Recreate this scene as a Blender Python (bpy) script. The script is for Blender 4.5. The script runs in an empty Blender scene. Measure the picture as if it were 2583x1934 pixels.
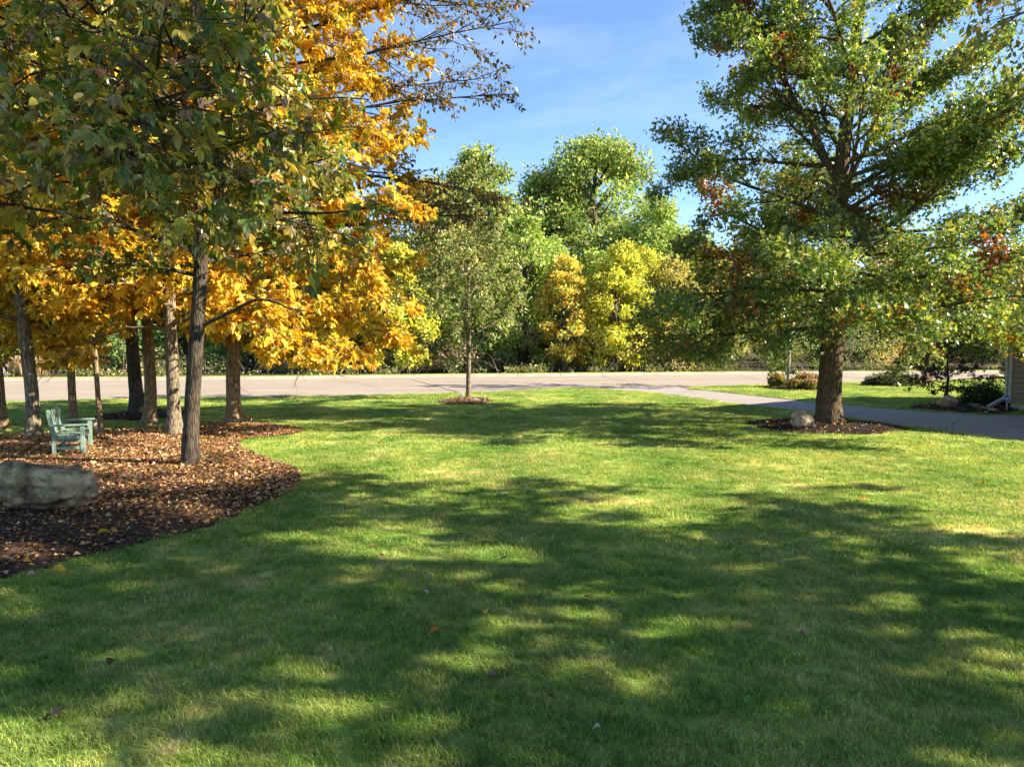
import bpy, bmesh, math
import numpy as np
from mathutils import Vector, Matrix, Euler

# ------------------------------------------------------------------ camera, sky, sun, exposure
SC = bpy.context.scene
COL = SC.collection
F, W, H, CH, HY = 1760.0, 2583.0, 1934.0, 2.4, 857.0      # focal (px), frame, eye height, horizon row
PITCH = math.atan((H / 2 - HY) / F)
cam_d = bpy.data.cameras.new('camera'); cam = bpy.data.objects.new('camera', cam_d); COL.objects.link(cam)
cam_d.sensor_width = 36.0; cam_d.lens = 36.0 * F / W; cam_d.clip_start = 0.05; cam_d.clip_end = 6000
cam.location = (0, 0, CH); cam.rotation_euler = (math.pi / 2 - PITCH, 0, 0)
SC.camera = cam

SUN_EL, SUN_AZ = math.radians(31), math.radians(-9)        # azimuth from +X towards +Y (minus: behind the camera)
SUN_DIR = Vector((math.cos(SUN_EL) * math.cos(SUN_AZ), math.cos(SUN_EL) * math.sin(SUN_AZ), math.sin(SUN_EL)))
world = bpy.data.worlds.new('World'); SC.world = world; world.use_nodes = True
wn, wl = world.node_tree.nodes, world.node_tree.links
wn.clear()
w_out = wn.new('ShaderNodeOutputWorld'); w_bg = wn.new('ShaderNodeBackground')
sky = wn.new('ShaderNodeTexSky'); sky.sky_type = 'NISHITA'; sky.sun_disc = False
sky.sun_elevation = SUN_EL; sky.sun_rotation = math.pi / 2 - SUN_AZ
sky.air_density = 0.9; sky.dust_density = 0.08; sky.ozone_density = 4.5; sky.altitude = 900
w_tc = wn.new('ShaderNodeTexCoord'); w_map = wn.new('ShaderNodeMapping'); w_map.inputs['Scale'].default_value = (1.3, 1.3, 4.5)
w_map.inputs['Rotation'].default_value = (0.25, 0.3, 0.4)
w_no = wn.new('ShaderNodeTexNoise'); w_no.inputs['Scale'].default_value = 2.1; w_no.inputs['Detail'].default_value = 7
w_no.inputs['Roughness'].default_value = 0.62; w_no.inputs['Distortion'].default_value = 0.5
w_rp = wn.new('ShaderNodeValToRGB'); w_rp.color_ramp.elements[0].position = 0.46; w_rp.color_ramp.elements[1].position = 0.86
w_rp.color_ramp.elements[1].color = (0.11, 0.11, 0.11, 1)
w_mx = wn.new('ShaderNodeMix'); w_mx.data_type = 'RGBA'; w_mx.inputs['B'].default_value = (8.5, 8.8, 9.2, 1)
wl.new(w_tc.outputs['Generated'], w_map.inputs['Vector']); wl.new(w_map.outputs['Vector'], w_no.inputs['Vector'])
wl.new(w_no.outputs['Fac'], w_rp.inputs['Fac']); wl.new(w_rp.outputs['Color'], w_mx.inputs['Factor'])
wl.new(sky.outputs['Color'], w_mx.inputs['A']); wl.new(w_mx.outputs['Result'], w_bg.inputs['Color'])
w_bg.inputs['Strength'].default_value = 0.082
wl.new(w_bg.outputs['Background'], w_out.inputs['Surface'])
sun_d = bpy.data.lights.new('sun', 'SUN'); sun_d.energy = 5.0; sun_d.angle = math.radians(0.53); sun_d.color = (1.0, 0.90, 0.74)
sun = bpy.data.objects.new('sun', sun_d); COL.objects.link(sun); sun.location = (60, -10, 50)
sun.rotation_euler = SUN_DIR.to_track_quat('Z', 'Y').to_euler()
SC.view_settings.view_transform = 'Standard'; SC.view_settings.look = 'None'
SC.view_settings.exposure = 2.0; SC.view_settings.gamma = 1.0; SC.view_settings.use_curve_mapping = False
SC.cycles.max_bounces = 7; SC.cycles.diffuse_bounces = 3; SC.cycles.glossy_bounces = 2
SC.cycles.transmission_bounces = 4; SC.cycles.transparent_max_bounces = 4; SC.cycles.use_denoising = True
SC.cycles.sample_clamp_indirect = 6

# ------------------------------------------------------------------ helpers
def ray(px, py):
    v = Vector((px - W / 2, F, -(py - H / 2)))
    return Matrix.Rotation(-PITCH, 3, 'X') @ v
def G(px, py, z=0.0):
    v = ray(px, py); t = (z - CH) / v.z
    return np.array([v.x * t, v.y * t, z])
def P(px, py, depth):
    v = ray(px, py); t = depth / v.y
    return np.array([v.x * t, depth, CH + v.z * t])
D = 2583.0 / 2212.0                                         # the survey notes below were taken on a 2212 px wide copy
def GD(x, y, z=0.0): return G(x * D, y * D, z)
def project(pts):
    p = pts - np.array([0, 0, CH]); c, s = math.cos(PITCH), math.sin(PITCH)
    dep = p[:, 1] * c - p[:, 2] * s; up = p[:, 1] * s + p[:, 2] * c
    dep = np.maximum(dep, 1e-3)
    return W / 2 + F * p[:, 0] / dep, H / 2 - F * up / dep, dep
def unit(v): return v / (np.linalg.norm(v, axis=-1, keepdims=True) + 1e-9)

class MB:
    """collects faces of equal size per chunk; build() links them as one mesh object"""
    def __init__(s): s.v, s.f, s.c, s.sm, s.n = [], [], [], [], 0
    def add(s, v, f, c=None, smooth=False):
        v = np.asarray(v, float).reshape(-1, 3); f = np.asarray(f, np.int64)
        s.v.append(v); s.f.append(f + s.n); s.n += len(v)
        s.c.append(np.broadcast_to(np.asarray((1, 1, 1) if c is None else c, float), (len(f), 3)))
        s.sm.append(np.full(len(f), smooth))
    def box(s, lo, hi, rot=None, org=None):
        x0, y0, z0 = lo; x1, y1, z1 = hi
        v = np.array([[x0,y0,z0],[x1,y0,z0],[x1,y1,z0],[x0,y1,z0],[x0,y0,z1],[x1,y0,z1],[x1,y1,z1],[x0,y1,z1]], float)
        if rot is not None: v = v @ np.array(rot).T
        if org is not None: v = v + np.array(org)
        s.add(v, [[0,3,2,1],[4,5,6,7],[0,1,5,4],[1,2,6,5],[2,3,7,6],[3,0,4,7]])
        return s
    def tube(s, pts, rad, sides=6, c=None, cap=True, rng=None, rough=0.0):
        pts = np.asarray(pts, float); n = len(pts); rad = np.broadcast_to(np.asarray(rad, float), (n,))
        t = unit(np.gradient(pts, axis=0)); ref = np.array([1.0, 0, 0]) if abs(t[0, 0]) < 0.8 else np.array([0, 1.0, 0])
        a = unit(np.cross(t, ref)); b = np.cross(t, a)
        th = np.linspace(0, 2 * math.pi, sides, endpoint=False)
        rr = rad[:, None] * np.ones(sides)
        if rng is not None and rough: rr = rr * (1 + rng.normal(0, rough, (n, sides)))
        v = pts[:, None, :] + rr[:, :, None] * (np.cos(th)[None, :, None] * a[:, None, :] + np.sin(th)[None, :, None] * b[:, None, :])
        i = np.arange(n - 1)[:, None] * sides; j = np.arange(sides)[None, :]; k = (j + 1) % sides
        f = np.stack([i + j, i + k, i + k + sides, i + j + sides], -1).reshape(-1, 4)
        s.add(v, f, c, True)
        if cap and sides > 3:
            base = s.n - n * sides
            s.v.append(np.zeros((0, 3))); s.f.append(np.array([list(range(base + (n - 1) * sides, base + n * sides))]))
            s.c.append(np.broadcast_to(np.asarray((1, 1, 1) if c is None else c, float), (1, 3))); s.sm.append(np.array([False]))
    def mesh(s, name, mat, org=(0, 0, 0), col=False):
        me = bpy.data.meshes.new(name)
        v = np.concatenate(s.v) - np.asarray(org, float)
        lt = np.concatenate([np.full(len(f), f.shape[1], np.int32) for f in s.f]); li = np.concatenate([f.reshape(-1) for f in s.f]).astype(np.int32)
        me.vertices.add(len(v)); me.vertices.foreach_set('co', v.astype(np.float32).reshape(-1))
        me.loops.add(len(li)); me.loops.foreach_set('vertex_index', li)
        me.polygons.add(len(lt)); me.polygons.foreach_set('loop_start', np.concatenate([[0], np.cumsum(lt)[:-1]]).astype(np.int32))
        me.polygons.foreach_set('loop_total', lt); me.polygons.foreach_set('use_smooth', np.concatenate(s.sm))
        me.update(calc_edges=True)
        if col:
            a = me.attributes.new('Col', 'FLOAT_COLOR', 'FACE'); cc = np.ones((len(lt), 4), np.float32); cc[:, :3] = np.concatenate(s.c)
            a.data.foreach_set('color', cc.reshape(-1))
        me.materials.append(mat)
        return me
    def build(s, name, mat, parent=None, org=(0, 0, 0), col=False, at_origin=False):
        o = bpy.data.objects.new(name, s.mesh(name, mat, org, col)); COL.objects.link(o)
        if parent is not None: o.parent = parent
        elif not at_origin: o.location = org
        return o
def tag(o, label=None, cat=None, group=None, kind=None):
    for k, v in (('label', label), ('category', cat), ('group', group), ('kind', kind)):
        if v: o[k] = v
    return o
def empty(name, loc, label=None, cat=None, group=None, rz=0.0):
    o = bpy.data.objects.new(name, None); COL.objects.link(o); o.location = tuple(loc); o.rotation_euler = (0, 0, rz)
    o.empty_display_size = 0.2
    return tag(o, label, cat, group)
def smooth_noise(n, rng, ksize):
    x = rng.normal(0, 1, n + 2 * ksize); k = np.hanning(2 * ksize + 1); return np.convolve(x, k / k.sum(), 'same')[ksize:ksize + n]
def catmull(pts, per=6, closed=False):
    pts = np.asarray(pts, float); n = len(pts); out = []
    for i in range(n if closed else n - 1):
        p0, p1, p2, p3 = (pts[(i + k) % n] if closed else pts[min(max(i + k, 0), n - 1)] for k in (-1, 0, 1, 2))
        for t in np.linspace(0, 1, per, endpoint=False):
            out.append(0.5 * ((2 * p1) + (-p0 + p2) * t + (2 * p0 - 5 * p1 + 4 * p2 - p3) * t * t + (-p0 + 3 * p1 - 3 * p2 + p3) * t ** 3))
    if not closed: out.append(pts[-1])
    return np.array(out)
def inside(poly, x, y):
    c = np.zeros(len(x), bool); n = len(poly)
    for i in range(n):
        x1, y1 = poly[i][:2]; x2, y2 = poly[(i + 1) % n][:2]
        if y1 == y2: continue
        m = ((y1 > y) != (y2 > y)) & (x < (x2 - x1) * (y - y1) / (y2 - y1) + x1); c ^= m
    return c
def edge_dist(poly, x, y):
    d = np.full(len(x), 1e9); n = len(poly)
    for i in range(n):
        a = np.array(poly[i][:2]); b = np.array(poly[(i + 1) % n][:2]); ab = b - a
        t = np.clip(((x - a[0]) * ab[0] + (y - a[1]) * ab[1]) / (ab @ ab + 1e-9), 0, 1)
        d = np.minimum(d, np.hypot(x - a[0] - t * ab[0], y - a[1] - t * ab[1]))
    return d

# ------------------------------------------------------------------ materials
class N:
    def __init__(s, name):
        s.m = bpy.data.materials.new(name); s.m.use_nodes = True; s.t = s.m.node_tree; s.t.nodes.clear()
        s.out = s.n('ShaderNodeOutputMaterial')
    def n(s, typ, **kw):
        nd = s.t.nodes.new(typ)
        for k, v in kw.items():
            if k in nd.inputs: nd.inputs[k].default_value = v
            else: setattr(nd, k, v)
        return nd
    def l(s, a, b): s.t.links.new(a, b)
    def noise(s, scale, detail=4, rough=0.55, vec=None, dist=0.0):
        nd = s.n('ShaderNodeTexNoise', Scale=scale, Detail=detail, Roughness=rough, Distortion=dist)
        if vec is not None: s.l(vec, nd.inputs['Vector'])
        return nd.outputs['Fac']
    def ramp(s, fac, stops):
        r = s.n('ShaderNodeValToRGB'); e = r.color_ramp.elements
        while len(e) < len(stops): e.new(0.5)
        for el, (p, c) in zip(e, stops): el.position = p; el.color = (*c, 1) if len(c) == 3 else c
        s.l(fac, r.inputs['Fac']); return r.outputs['Color']
    def mix(s, fac, a, b, mode='MIX'):
        m = s.n('ShaderNodeMix', data_type='RGBA', blend_type=mode)
        for sock, val in (('Factor', fac), ('A', a), ('B', b)):
            i = m.inputs[sock] if sock == 'Factor' else [x for x in m.inputs if x.name == sock and x.type == 'RGBA'][0]
            if hasattr(val, 'is_output') or hasattr(val, 'links'): s.l(val, i)
            else: i.default_value = val if sock == 'Factor' else (*val, 1)
        return [x for x in m.outputs if x.type == 'RGBA'][0]
    def math(s, op, a, b=None):
        m = s.n('ShaderNodeMath', operation=op)
        for i, v in enumerate((a, b)):
            if v is None: continue
            if hasattr(v, 'links'): s.l(v, m.inputs[i])
            else: m.inputs[i].default_value = v
        return m.outputs[0]
    def bump(s, hgt, strength=0.5, dist=0.02):
        b = s.n('ShaderNodeBump', Strength=strength, Distance=dist); s.l(hgt, b.inputs['Height']); return b.outputs['Normal']
    def pos(s): return s.n('ShaderNodeNewGeometry').outputs['Position']
    def obj(s): return s.n('ShaderNodeTexCoord').outputs['Object']
    def mapping(s, vec, scale):
        m = s.n('ShaderNodeMapping'); m.inputs['Scale'].default_value = scale; s.l(vec, m.inputs['Vector']); return m.outputs['Vector']
    def principled(s, color, rough=0.8, normal=None, spec=0.3):
        p = s.n('ShaderNodeBsdfPrincipled'); p.inputs['Roughness'].default_value = rough; p.inputs['Specular IOR Level'].default_value = spec
        if hasattr(color, 'links'): s.l(color, p.inputs['Base Color'])
        else: p.inputs['Base Color'].default_value = (*color, 1)
        if normal is not None: s.l(normal, p.inputs['Normal'])
        return p
    def done(s, shader): s.l(shader.outputs[0], s.out.inputs['Surface']); return s.m
def simple(name, color, rough=0.6, var=0.15, scale=6.0, bump=0.15, bscale=40.0, spec=0.3):
    n = N(name); o = n.obj(); f = n.noise(scale, 5, 0.6, o)
    c = n.ramp(f, [(0.3, tuple(x * (1 - var) for x in color)), (0.7, tuple(min(1, x * (1 + var)) for x in color))])
    return n.done(n.principled(c, rough, n.bump(n.noise(bscale, 3, 0.6, o), bump, 0.01), spec))
def leaf_mat(name, trans=0.45, warm=(1.15, 1.05, 0.55), rough=0.42, spec=0.45, spots=True):
    n = N(name); a = n.n('ShaderNodeAttribute', attribute_name='Col'); c = a.outputs['Color']
    if spots:
        f = n.noise(16.0, 3, 0.6, n.pos()); c = n.mix(n.math('MULTIPLY', f, 0.75), c, n.mix(1.0, c, (0.50, 0.48, 0.42), 'MULTIPLY'))
    p = n.principled(c, rough, None, spec); t = n.n('ShaderNodeBsdfTranslucent')
    n.l(n.mix(1.0, c, warm, 'MULTIPLY'), t.inputs['Color'])
    m = n.n('ShaderNodeMixShader', Fac=trans); n.l(p.outputs[0], m.inputs[1]); n.l(t.outputs[0], m.inputs[2])
    return n.done(m)
def bark_mat(name, dark, light, zs=2.6, xs=16.0, strength=0.9):
    n = N(name); xs *= 1.6; v = n.mapping(n.obj(), (xs, xs, zs * 2)); f = n.noise(1.0, 6, 0.65, v, 0.6)
    vo = n.n('ShaderNodeTexVoronoi', feature='DISTANCE_TO_EDGE', Scale=1.0); n.l(n.mapping(n.obj(), (xs * 0.9, xs * 0.9, zs * 1.6)), vo.inputs['Vector'])
    h = n.math('ADD', n.math('MULTIPLY', f, 0.6), n.math('MINIMUM', vo.outputs['Distance'], 0.25))
    big = n.noise(2.2, 3, 0.5, n.obj())
    c = n.ramp(h, [(0.25, dark), (0.62, light)]); c = n.mix(n.math('MULTIPLY', big, 0.5), c, n.mix(1.0, c, (0.62, 0.66, 0.55), 'MULTIPLY'))
    return n.done(n.principled(c, 0.92, n.bump(h, strength, 0.03), 0.15))

M = {}
M['leaf'] = leaf_mat('leaf_surface'); M['leaf_gold'] = leaf_mat('golden_leaf_surface', 0.5, (1.12, 0.95, 0.5), 0.5, 0.3)
M['leaf_far'] = leaf_mat('distant_leaf_surface', 0.42, (1.12, 1.05, 0.6), 0.5, 0.35, False)
M['leaf_oak'] = leaf_mat('oak_leaf_surface', 0.5, (1.2, 1.12, 0.5), 0.34, 0.65)
M['leaf_near'] = leaf_mat('hickory_leaf_surface', 0.45, (1.25, 1.1, 0.4), 0.36, 0.55)
M['bark_grey'] = bark_mat('grey_brown_bark', (0.055, 0.04, 0.028), (0.30, 0.235, 0.16))
M['bark_tan'] = bark_mat('tan_bark', (0.10, 0.06, 0.03), (0.36, 0.25, 0.15), 2.2, 16)
M['bark_dark'] = bark_mat('dark_furrowed_bark', (0.016, 0.012, 0.009), (0.12, 0.092, 0.066), 2.4, 20)
M['bark_oak'] = bark_mat('oak_bark', (0.025, 0.017, 0.01), (0.19, 0.13, 0.075), 1.8, 22, 1.0)
M['bark_pale'] = bark_mat('pale_bark', (0.14, 0.12, 0.095), (0.45, 0.41, 0.34), 2.0, 18)
M['bark_far'] = simple('distant_bark', (0.10, 0.08, 0.06), 0.9, 0.4, 3.0)

def grass_mat(name, blades):
    n = N(name); p = n.pos()
    f1 = n.noise(0.55, 4, 0.6, p); f2 = n.noise(2.6, 4, 0.65, p); f3 = n.noise(0.9, 3, 0.6, n.mapping(p, (0.25, 1.6, 1.0)))
    k = n.math('ADD', n.math('MULTIPLY', f1, 0.55), n.math('MULTIPLY', f2, 0.45))
    c = n.ramp(k, [(0.34, (0.085, 0.195, 0.026)), (0.46, (0.205, 0.305, 0.058)), (0.57, (0.36, 0.40, 0.115)), (0.66, (0.60, 0.52, 0.25))])
    c = n.mix(n.math('MULTIPLY', n.ramp(f3, [(0.45, (0, 0, 0)), (0.65, (1, 1, 1))]), 0.35), c, (0.115, 0.265, 0.030))
    wv = n.n('ShaderNodeTexWave', Scale=0.16, Distortion=1.2); n.l(n.mapping(p, (0.55, 1.0, 0.0)), wv.inputs['Vector']); c = n.mix(1.0, c, n.ramp(wv.outputs['Fac'], [(0.3, (0.90, 0.92, 0.9)), (0.7, (1.08, 1.06, 1.05))]), 'MULTIPLY')
    if blades:
        a = n.n('ShaderNodeAttribute', attribute_name='Col')
        c = n.mix(1.0, c, a.outputs['Color'], 'MULTIPLY')
        oi = n.n('ShaderNodeObjectInfo'); c = n.mix(1.0, c, n.ramp(oi.outputs['Random'], [(0, (0.78, 0.82, 0.75)), (1, (1.2, 1.15, 1.15))]), 'MULTIPLY')
        pr = n.principled(c, 0.45, None, 0.35); t = n.n('ShaderNodeBsdfTranslucent'); n.l(n.mix(1.0, c, (1.25, 1.15, 0.6), 'MULTIPLY'), t.inputs['Color'])
        m = n.n('ShaderNodeMixShader', Fac=0.42); n.l(pr.outputs[0], m.inputs[1]); n.l(t.outputs[0], m.inputs[2]); return n.done(m)
    fine = n.noise(60, 4, 0.7, p); c = n.mix(1.0, c, n.ramp(fine, [(0.3, (0.45, 0.45, 0.4)), (0.7, (1.2, 1.15, 1.0))]), 'MULTIPLY')
    return n.done(n.principled(c, 0.85, n.bump(fine, 0.6, 0.03), 0.15))
M['lawn'] = grass_mat('lawn_turf', False); M['grass'] = grass_mat('grass_blade', True)
def mulch_mat(name, c0, c1):
    n = N(name); p = n.pos(); v = n.n('ShaderNodeTexVoronoi', Scale=38.0, Randomness=1.0); n.l(p, v.inputs['Vector'])
    f = n.noise(24, 5, 0.7, p); c = n.ramp(f, [(0.3, c0), (0.72, c1)]); c = n.mix(0.35, c, n.mix(1.0, c, v.outputs['Color'], 'MULTIPLY'))
    return n.done(n.principled(c, 0.95, n.bump(n.math('ADD', f, v.outputs['Distance']), 1.0, 0.04), 0.1))
M['mulch'] = mulch_mat('brown_mulch', (0.035, 0.020, 0.012), (0.17, 0.105, 0.06)); M['mulch_dark'] = mulch_mat('dark_mulch', (0.012, 0.009, 0.008), (0.07, 0.05, 0.04))
def road_mat(name, c0, c1, gr):
    n = N(name); p = n.pos(); big = n.noise(0.35, 4, 0.6, n.mapping(p, (0.5, 1.6, 1))); fine = n.noise(gr, 4, 0.75, p)
    c = n.mix(n.math('MULTIPLY', fine, 0.6), n.ramp(big, [(0.3, c0), (0.7, c1)]), tuple(x * 0.55 for x in c0))
    return n.done(n.principled(c, 0.9, n.bump(fine, 0.35, 0.01), 0.2))
M['road'] = road_mat('worn_pale_asphalt', (0.265, 0.215, 0.165), (0.34, 0.28, 0.22), 55); M['drive'] = road_mat('grey_drive_asphalt', (0.27, 0.235, 0.205), (0.345, 0.30, 0.265), 45)
M['concrete'] = simple('kerb_concrete', (0.30, 0.25, 0.20), 0.9, 0.18, 1.2, 0.3, 30); M['seal'] = simple('crack_seal', (0.05, 0.045, 0.042), 0.7)
M['soil'] = mulch_mat('woodland_soil', (0.03, 0.024, 0.014), (0.14, 0.105, 0.055))
def stone_mat(name, a, b, c3, sc=3.0):
    n = N(name); o = n.obj(); f = n.noise(sc, 7, 0.68, o, 0.15); g = n.noise(26, 4, 0.7, o)
    c = n.ramp(f, [(0.38, a), (0.50, b), (0.61, c3)]); c = n.mix(n.math('MULTIPLY', g, 0.55), c, n.mix(1.0, c, (0.45, 0.43, 0.4), 'MULTIPLY'))
    return n.done(n.principled(c, 0.9, n.bump(n.math('ADD', f, n.math('MULTIPLY', g, 0.4)), 0.8, 0.05), 0.2))
M['boulder'] = stone_mat('mottled_boulder', (0.075, 0.052, 0.027), (0.27, 0.19, 0.105), (0.56, 0.41, 0.24)); M['stone_tan'] = stone_mat('tan_stone', (0.26, 0.19, 0.12), (0.42, 0.32, 0.21), (0.52, 0.42, 0.30), 5)
M['stone_grey'] = stone_mat('grey_stone', (0.22, 0.21, 0.2), (0.36, 0.34, 0.32), (0.5, 0.48, 0.45), 6)
M['bench'] = simple('bench_green_paint', (0.15, 0.215, 0.17), 0.55, 0.14, 9, 0.2, 60); M['screw'] = simple('bolt_head', (0.5, 0.48, 0.45), 0.4)
M['siding'] = simple('brown_siding', (0.18, 0.125, 0.07), 0.75, 0.08, 2, 0.15, 80); M['trim'] = simple('beige_trim', (0.34, 0.30, 0.235), 0.6, 0.05, 2); M['gutter'] = simple('cream_aluminium', (0.40, 0.36, 0.29), 0.45, 0.05, 3)
M['roof'] = simple('brown_shingle', (0.12, 0.095, 0.075), 0.9, 0.3, 5, 0.6, 25); M['found'] = simple('foundation_block', (0.42, 0.36, 0.22), 0.9, 0.1, 4)
M['blue'] = simple('sign_blue', (0.03, 0.13, 0.36), 0.4, 0.05); M['white'] = simple('white_plastic', (0.78, 0.78, 0.76), 0.5, 0.03); M['red'] = simple('red_mark', (0.6, 0.08, 0.04), 0.5, 0.05)
M['wood_post'] = simple('pale_stake', (0.62, 0.5, 0.34), 0.7); M['brick'] = simple('brick_face', (0.33, 0.17, 0.12), 0.85, 0.25, 9); M['glass'] = simple('window_glass', (0.10, 0.16, 0.24), 0.08, 0.1, 1, 0.0, 10, 0.6)
M['cream'] = simple('cream_render', (0.72, 0.68, 0.58), 0.8, 0.08); M['fur'] = simple('red_brown_fur', (0.07, 0.03, 0.015), 0.9, 0.3, 30, 0.5, 90); M['fur_white'] = simple('white_fur', (0.6, 0.55, 0.48), 0.9)

# ------------------------------------------------------------------ the ground, road, kerb, drive
def sheet(name, poly, z, mat, thick=0.0, kind='structure'):
    bm = bmesh.new(); vs = [bm.verts.new((p[0], p[1], z)) for p in poly]; f = bm.faces.new(vs)
    if f.normal.z < 0: f.normal_flip()
    bm.normal_update()
    if f.normal.z < 0: f.normal_flip()
    if thick:
        r = bmesh.ops.extrude_face_region(bm, geom=[f]); bmesh.ops.translate(bm, vec=(0, 0, -thick), verts=[g for g in r['geom'] if isinstance(g, bmesh.types.BMVert)])
        bmesh.ops.recalc_face_normals(bm, faces=bm.faces)
    bmesh.ops.triangulate(bm, faces=[q for q in bm.faces if len(q.verts) > 4])
    me = bpy.data.meshes.new(name); bm.to_mesh(me); bm.free(); me.materials.append(mat)
    o = bpy.data.objects.new(name, me); COL.objects.link(o)
    if kind: o['kind'] = kind
    return o
ground = sheet('ground', [(-1500, -400), (1500, -400), (1500, 2500), (-1500, 2500)], -0.16, M['soil'])
near_edge = np.array([G(x, y) for x, y in [(0, 1013), (254, 1006), (600, 1002), (900, 997), (1244, 988), (1398, 979.5), (1480, 979)]])
drive_near = np.array([G(x, y) for x, y in [(1534, 982.5), (1600, 986), (1700, 996.5), (1884, 1021), (2059, 1042), (2219, 1065), (2458, 1096), (2583, 1112)]])
drive_far = np.array([G(x, y) for x, y in [(1735, 980.5), (1800, 985), (1939, 1000), (2143, 1021), (2291, 1032), (2400, 1040), (2478, 1044.5), (2530, 1043.5)]])
isl_road = np.array([G(x, y) for x, y in [(1740, 976.5), (1800, 974), (1939, 969), (2121, 964), (2219, 963), (2400, 958), (2583, 953)]])
kerb_line = np.array([G(x, y) for x, y in [(0, 956.5), (350, 954.5), (700, 952), (1000, 948.5), (1400, 944.5), (1800, 941), (2121, 938.5), (2583, 937)]])
c_near = catmull(np.vstack([[(-60, 24.5, 0), (-35, 25.7, 0)], near_edge, drive_near, [(13.6, 14.3, 0), (17.0, 12.6, 0), (22.0, 11.8, 0)]]), 6)
lawn_poly = np.vstack([c_near, [(45, 11.5, 0), (45, -40, 0), (-60, -40, 0)]])
c_if = catmull(np.vstack([drive_far, [(17.15, 22.4, 0), (17.2, 20.0, 0)]]), 6)[::-1]
c_ir = catmull(np.vstack([isl_road, [(38, 45.5, 0), (60, 46.5, 0)]]), 6)
isl_poly = np.vstack([c_ir, [(60, 13, 0), (22, 13, 0), (17.2, 18.5, 0)], c_if[1:]])
kl = catmull(np.vstack([[(-75, 37, 0)], kerb_line, [(60, 54, 0), (95, 56, 0)]]), 8)
road_poly = np.vstack([[(-75, 20, 0), (95, 20, 0), (95, 58, 0)], (kl + [0, 0.05, 0])[::-1]])
road = sheet('road', road_poly, -0.12, M['road'])
sheet('lawn', lawn_poly, 0.0, M['lawn'], 0.15); sheet('island_lawn', isl_poly, 0.0, M['lawn'], 0.15)
vg = np.vstack([kl + [0, 0.42, 0], (kl + [0, 2.4, 0])[::-1]]); sheet('verge', vg, 0.02, M['lawn'], 0.15)
dn = np.vstack([c_near[len(near_edge) * 6 + 8:]]); dm = np.vstack([dn, [(22, 13.5, 0)], [(17.3, 18.5, 0)], c_if])
drive_poly = np.vstack([dm, [G(1728, 979), G(1710, 975), G(1600, 976), G(1490, 979)]])
sheet('driveway', drive_poly, -0.03, M['drive'], 0.2)
rng = np.random.RandomState(5)
drive = bpy.data.objects['driveway']
def kerb_run(line, off, flip, name, z1=0.04):
    root = empty(name, (0, 0, 0)); root['kind'] = 'structure'
    seg = np.linalg.norm(np.diff(line[:, :2], axis=0), axis=1); s = np.concatenate([[0], np.cumsum(seg)]); total = s[-1]
    at = lambda d: np.array([np.interp(d, s, line[:, 0]), np.interp(d, s, line[:, 1]), 0])
    d = 0.0
    while d < total - 1:
        a, b = at(d + 0.012), at(min(d + 3.05, total) - 0.012); d += 3.05
        t = unit(b - a); nrm = np.array([-t[1], t[0], 0]) * (1 if flip else -1)
        m = MB(); prof = [(-0.45, -0.115), (-0.05, -0.105), (-0.01, -0.07), (0.04, z1 - 0.02), (0.08, z1), (0.24, z1), (0.24, -0.16)]
        v = [a + nrm * (o + off) + [0, 0, z] for o, z in prof] + [b + nrm * (o + off) + [0, 0, z] for o, z in prof]
        k = len(prof); m.add(v, [[i, i + 1, i + 1 + k, i + k] for i in range(k - 1)]); m.add(v, [list(range(k))]); m.add(v, [list(range(k, 2 * k))])
        o = m.build('kerb_section', M['concrete'], root)
    return root
kerb_run(kl[::1], 0.18, True, 'far_kerb')
# tar-sealed cracks in the road, each a thin raised band
def band(pts, w, z, name, mat, parent):
    p = catmull(pts, 5); p = p + np.c_[rng.normal(0, 0.02, (len(p), 2)), np.zeros(len(p))]; t = unit(np.gradient(p, axis=0)); n_ = np.c_[-t[:, 1], t[:, 0], np.zeros(len(p))]
    wv = w * (1 + rng.normal(0, .25, len(p)))[:, None]; v = np.vstack([p - n_ * wv, p + n_ * wv]); v[:, 2] = z; k = len(p)
    m = MB(); m.add(v, [[i, i + 1, i + 1 + k, i + k] for i in range(k - 1)]); return m.build(name, mat, parent)
for pts, w in [([(1035, 957), (1080, 968), (1130, 982), (1158, 991)], 0.05), ([(1200, 961), (1320, 966), (1420, 973)], 0.02), ([(2095, 945), (2200, 957), (2330, 963)], 0.03), ([(330, 972), (480, 969), (600, 963)], 0.015), ([(820, 960), (900, 966), (960, 980)], 0.015), ([(0, 984), (400, 978.5), (800, 972), (1200, 964.5), (1600, 957.5), (2000, 952), (2500, 947)], .02), ([(560, 957), (600, 975), (640, 999)], .012), ([(1500, 946), (1560, 958), (1650, 972)], .015), ([(1850, 943), (1900, 955), (1960, 966)], .015)]:
    band(np.array([G(x, y, -0.12) for x, y in pts]), w, -0.116, 'crack_seal', M['seal'], road)

for ln in (drive_far + [0, -.12, 0], drive_near[1:] + [0, .12, 0]): band(ln, .09, -.026, 'edge_strip', M['concrete'], drive)
for a, b in (((1690, 996), (1760, 982)), ((1905, 1023), (1990, 1006)), ((2140, 1053), (2200, 1027)), ((2380, 1086), (2440, 1043))): band(np.array([G(*a, -.03), (G(*a, -.03) + G(*b, -.03)) / 2, G(*b, -.03)]), .012, -.0255, 'crack_seal', M['seal'], drive)
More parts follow.
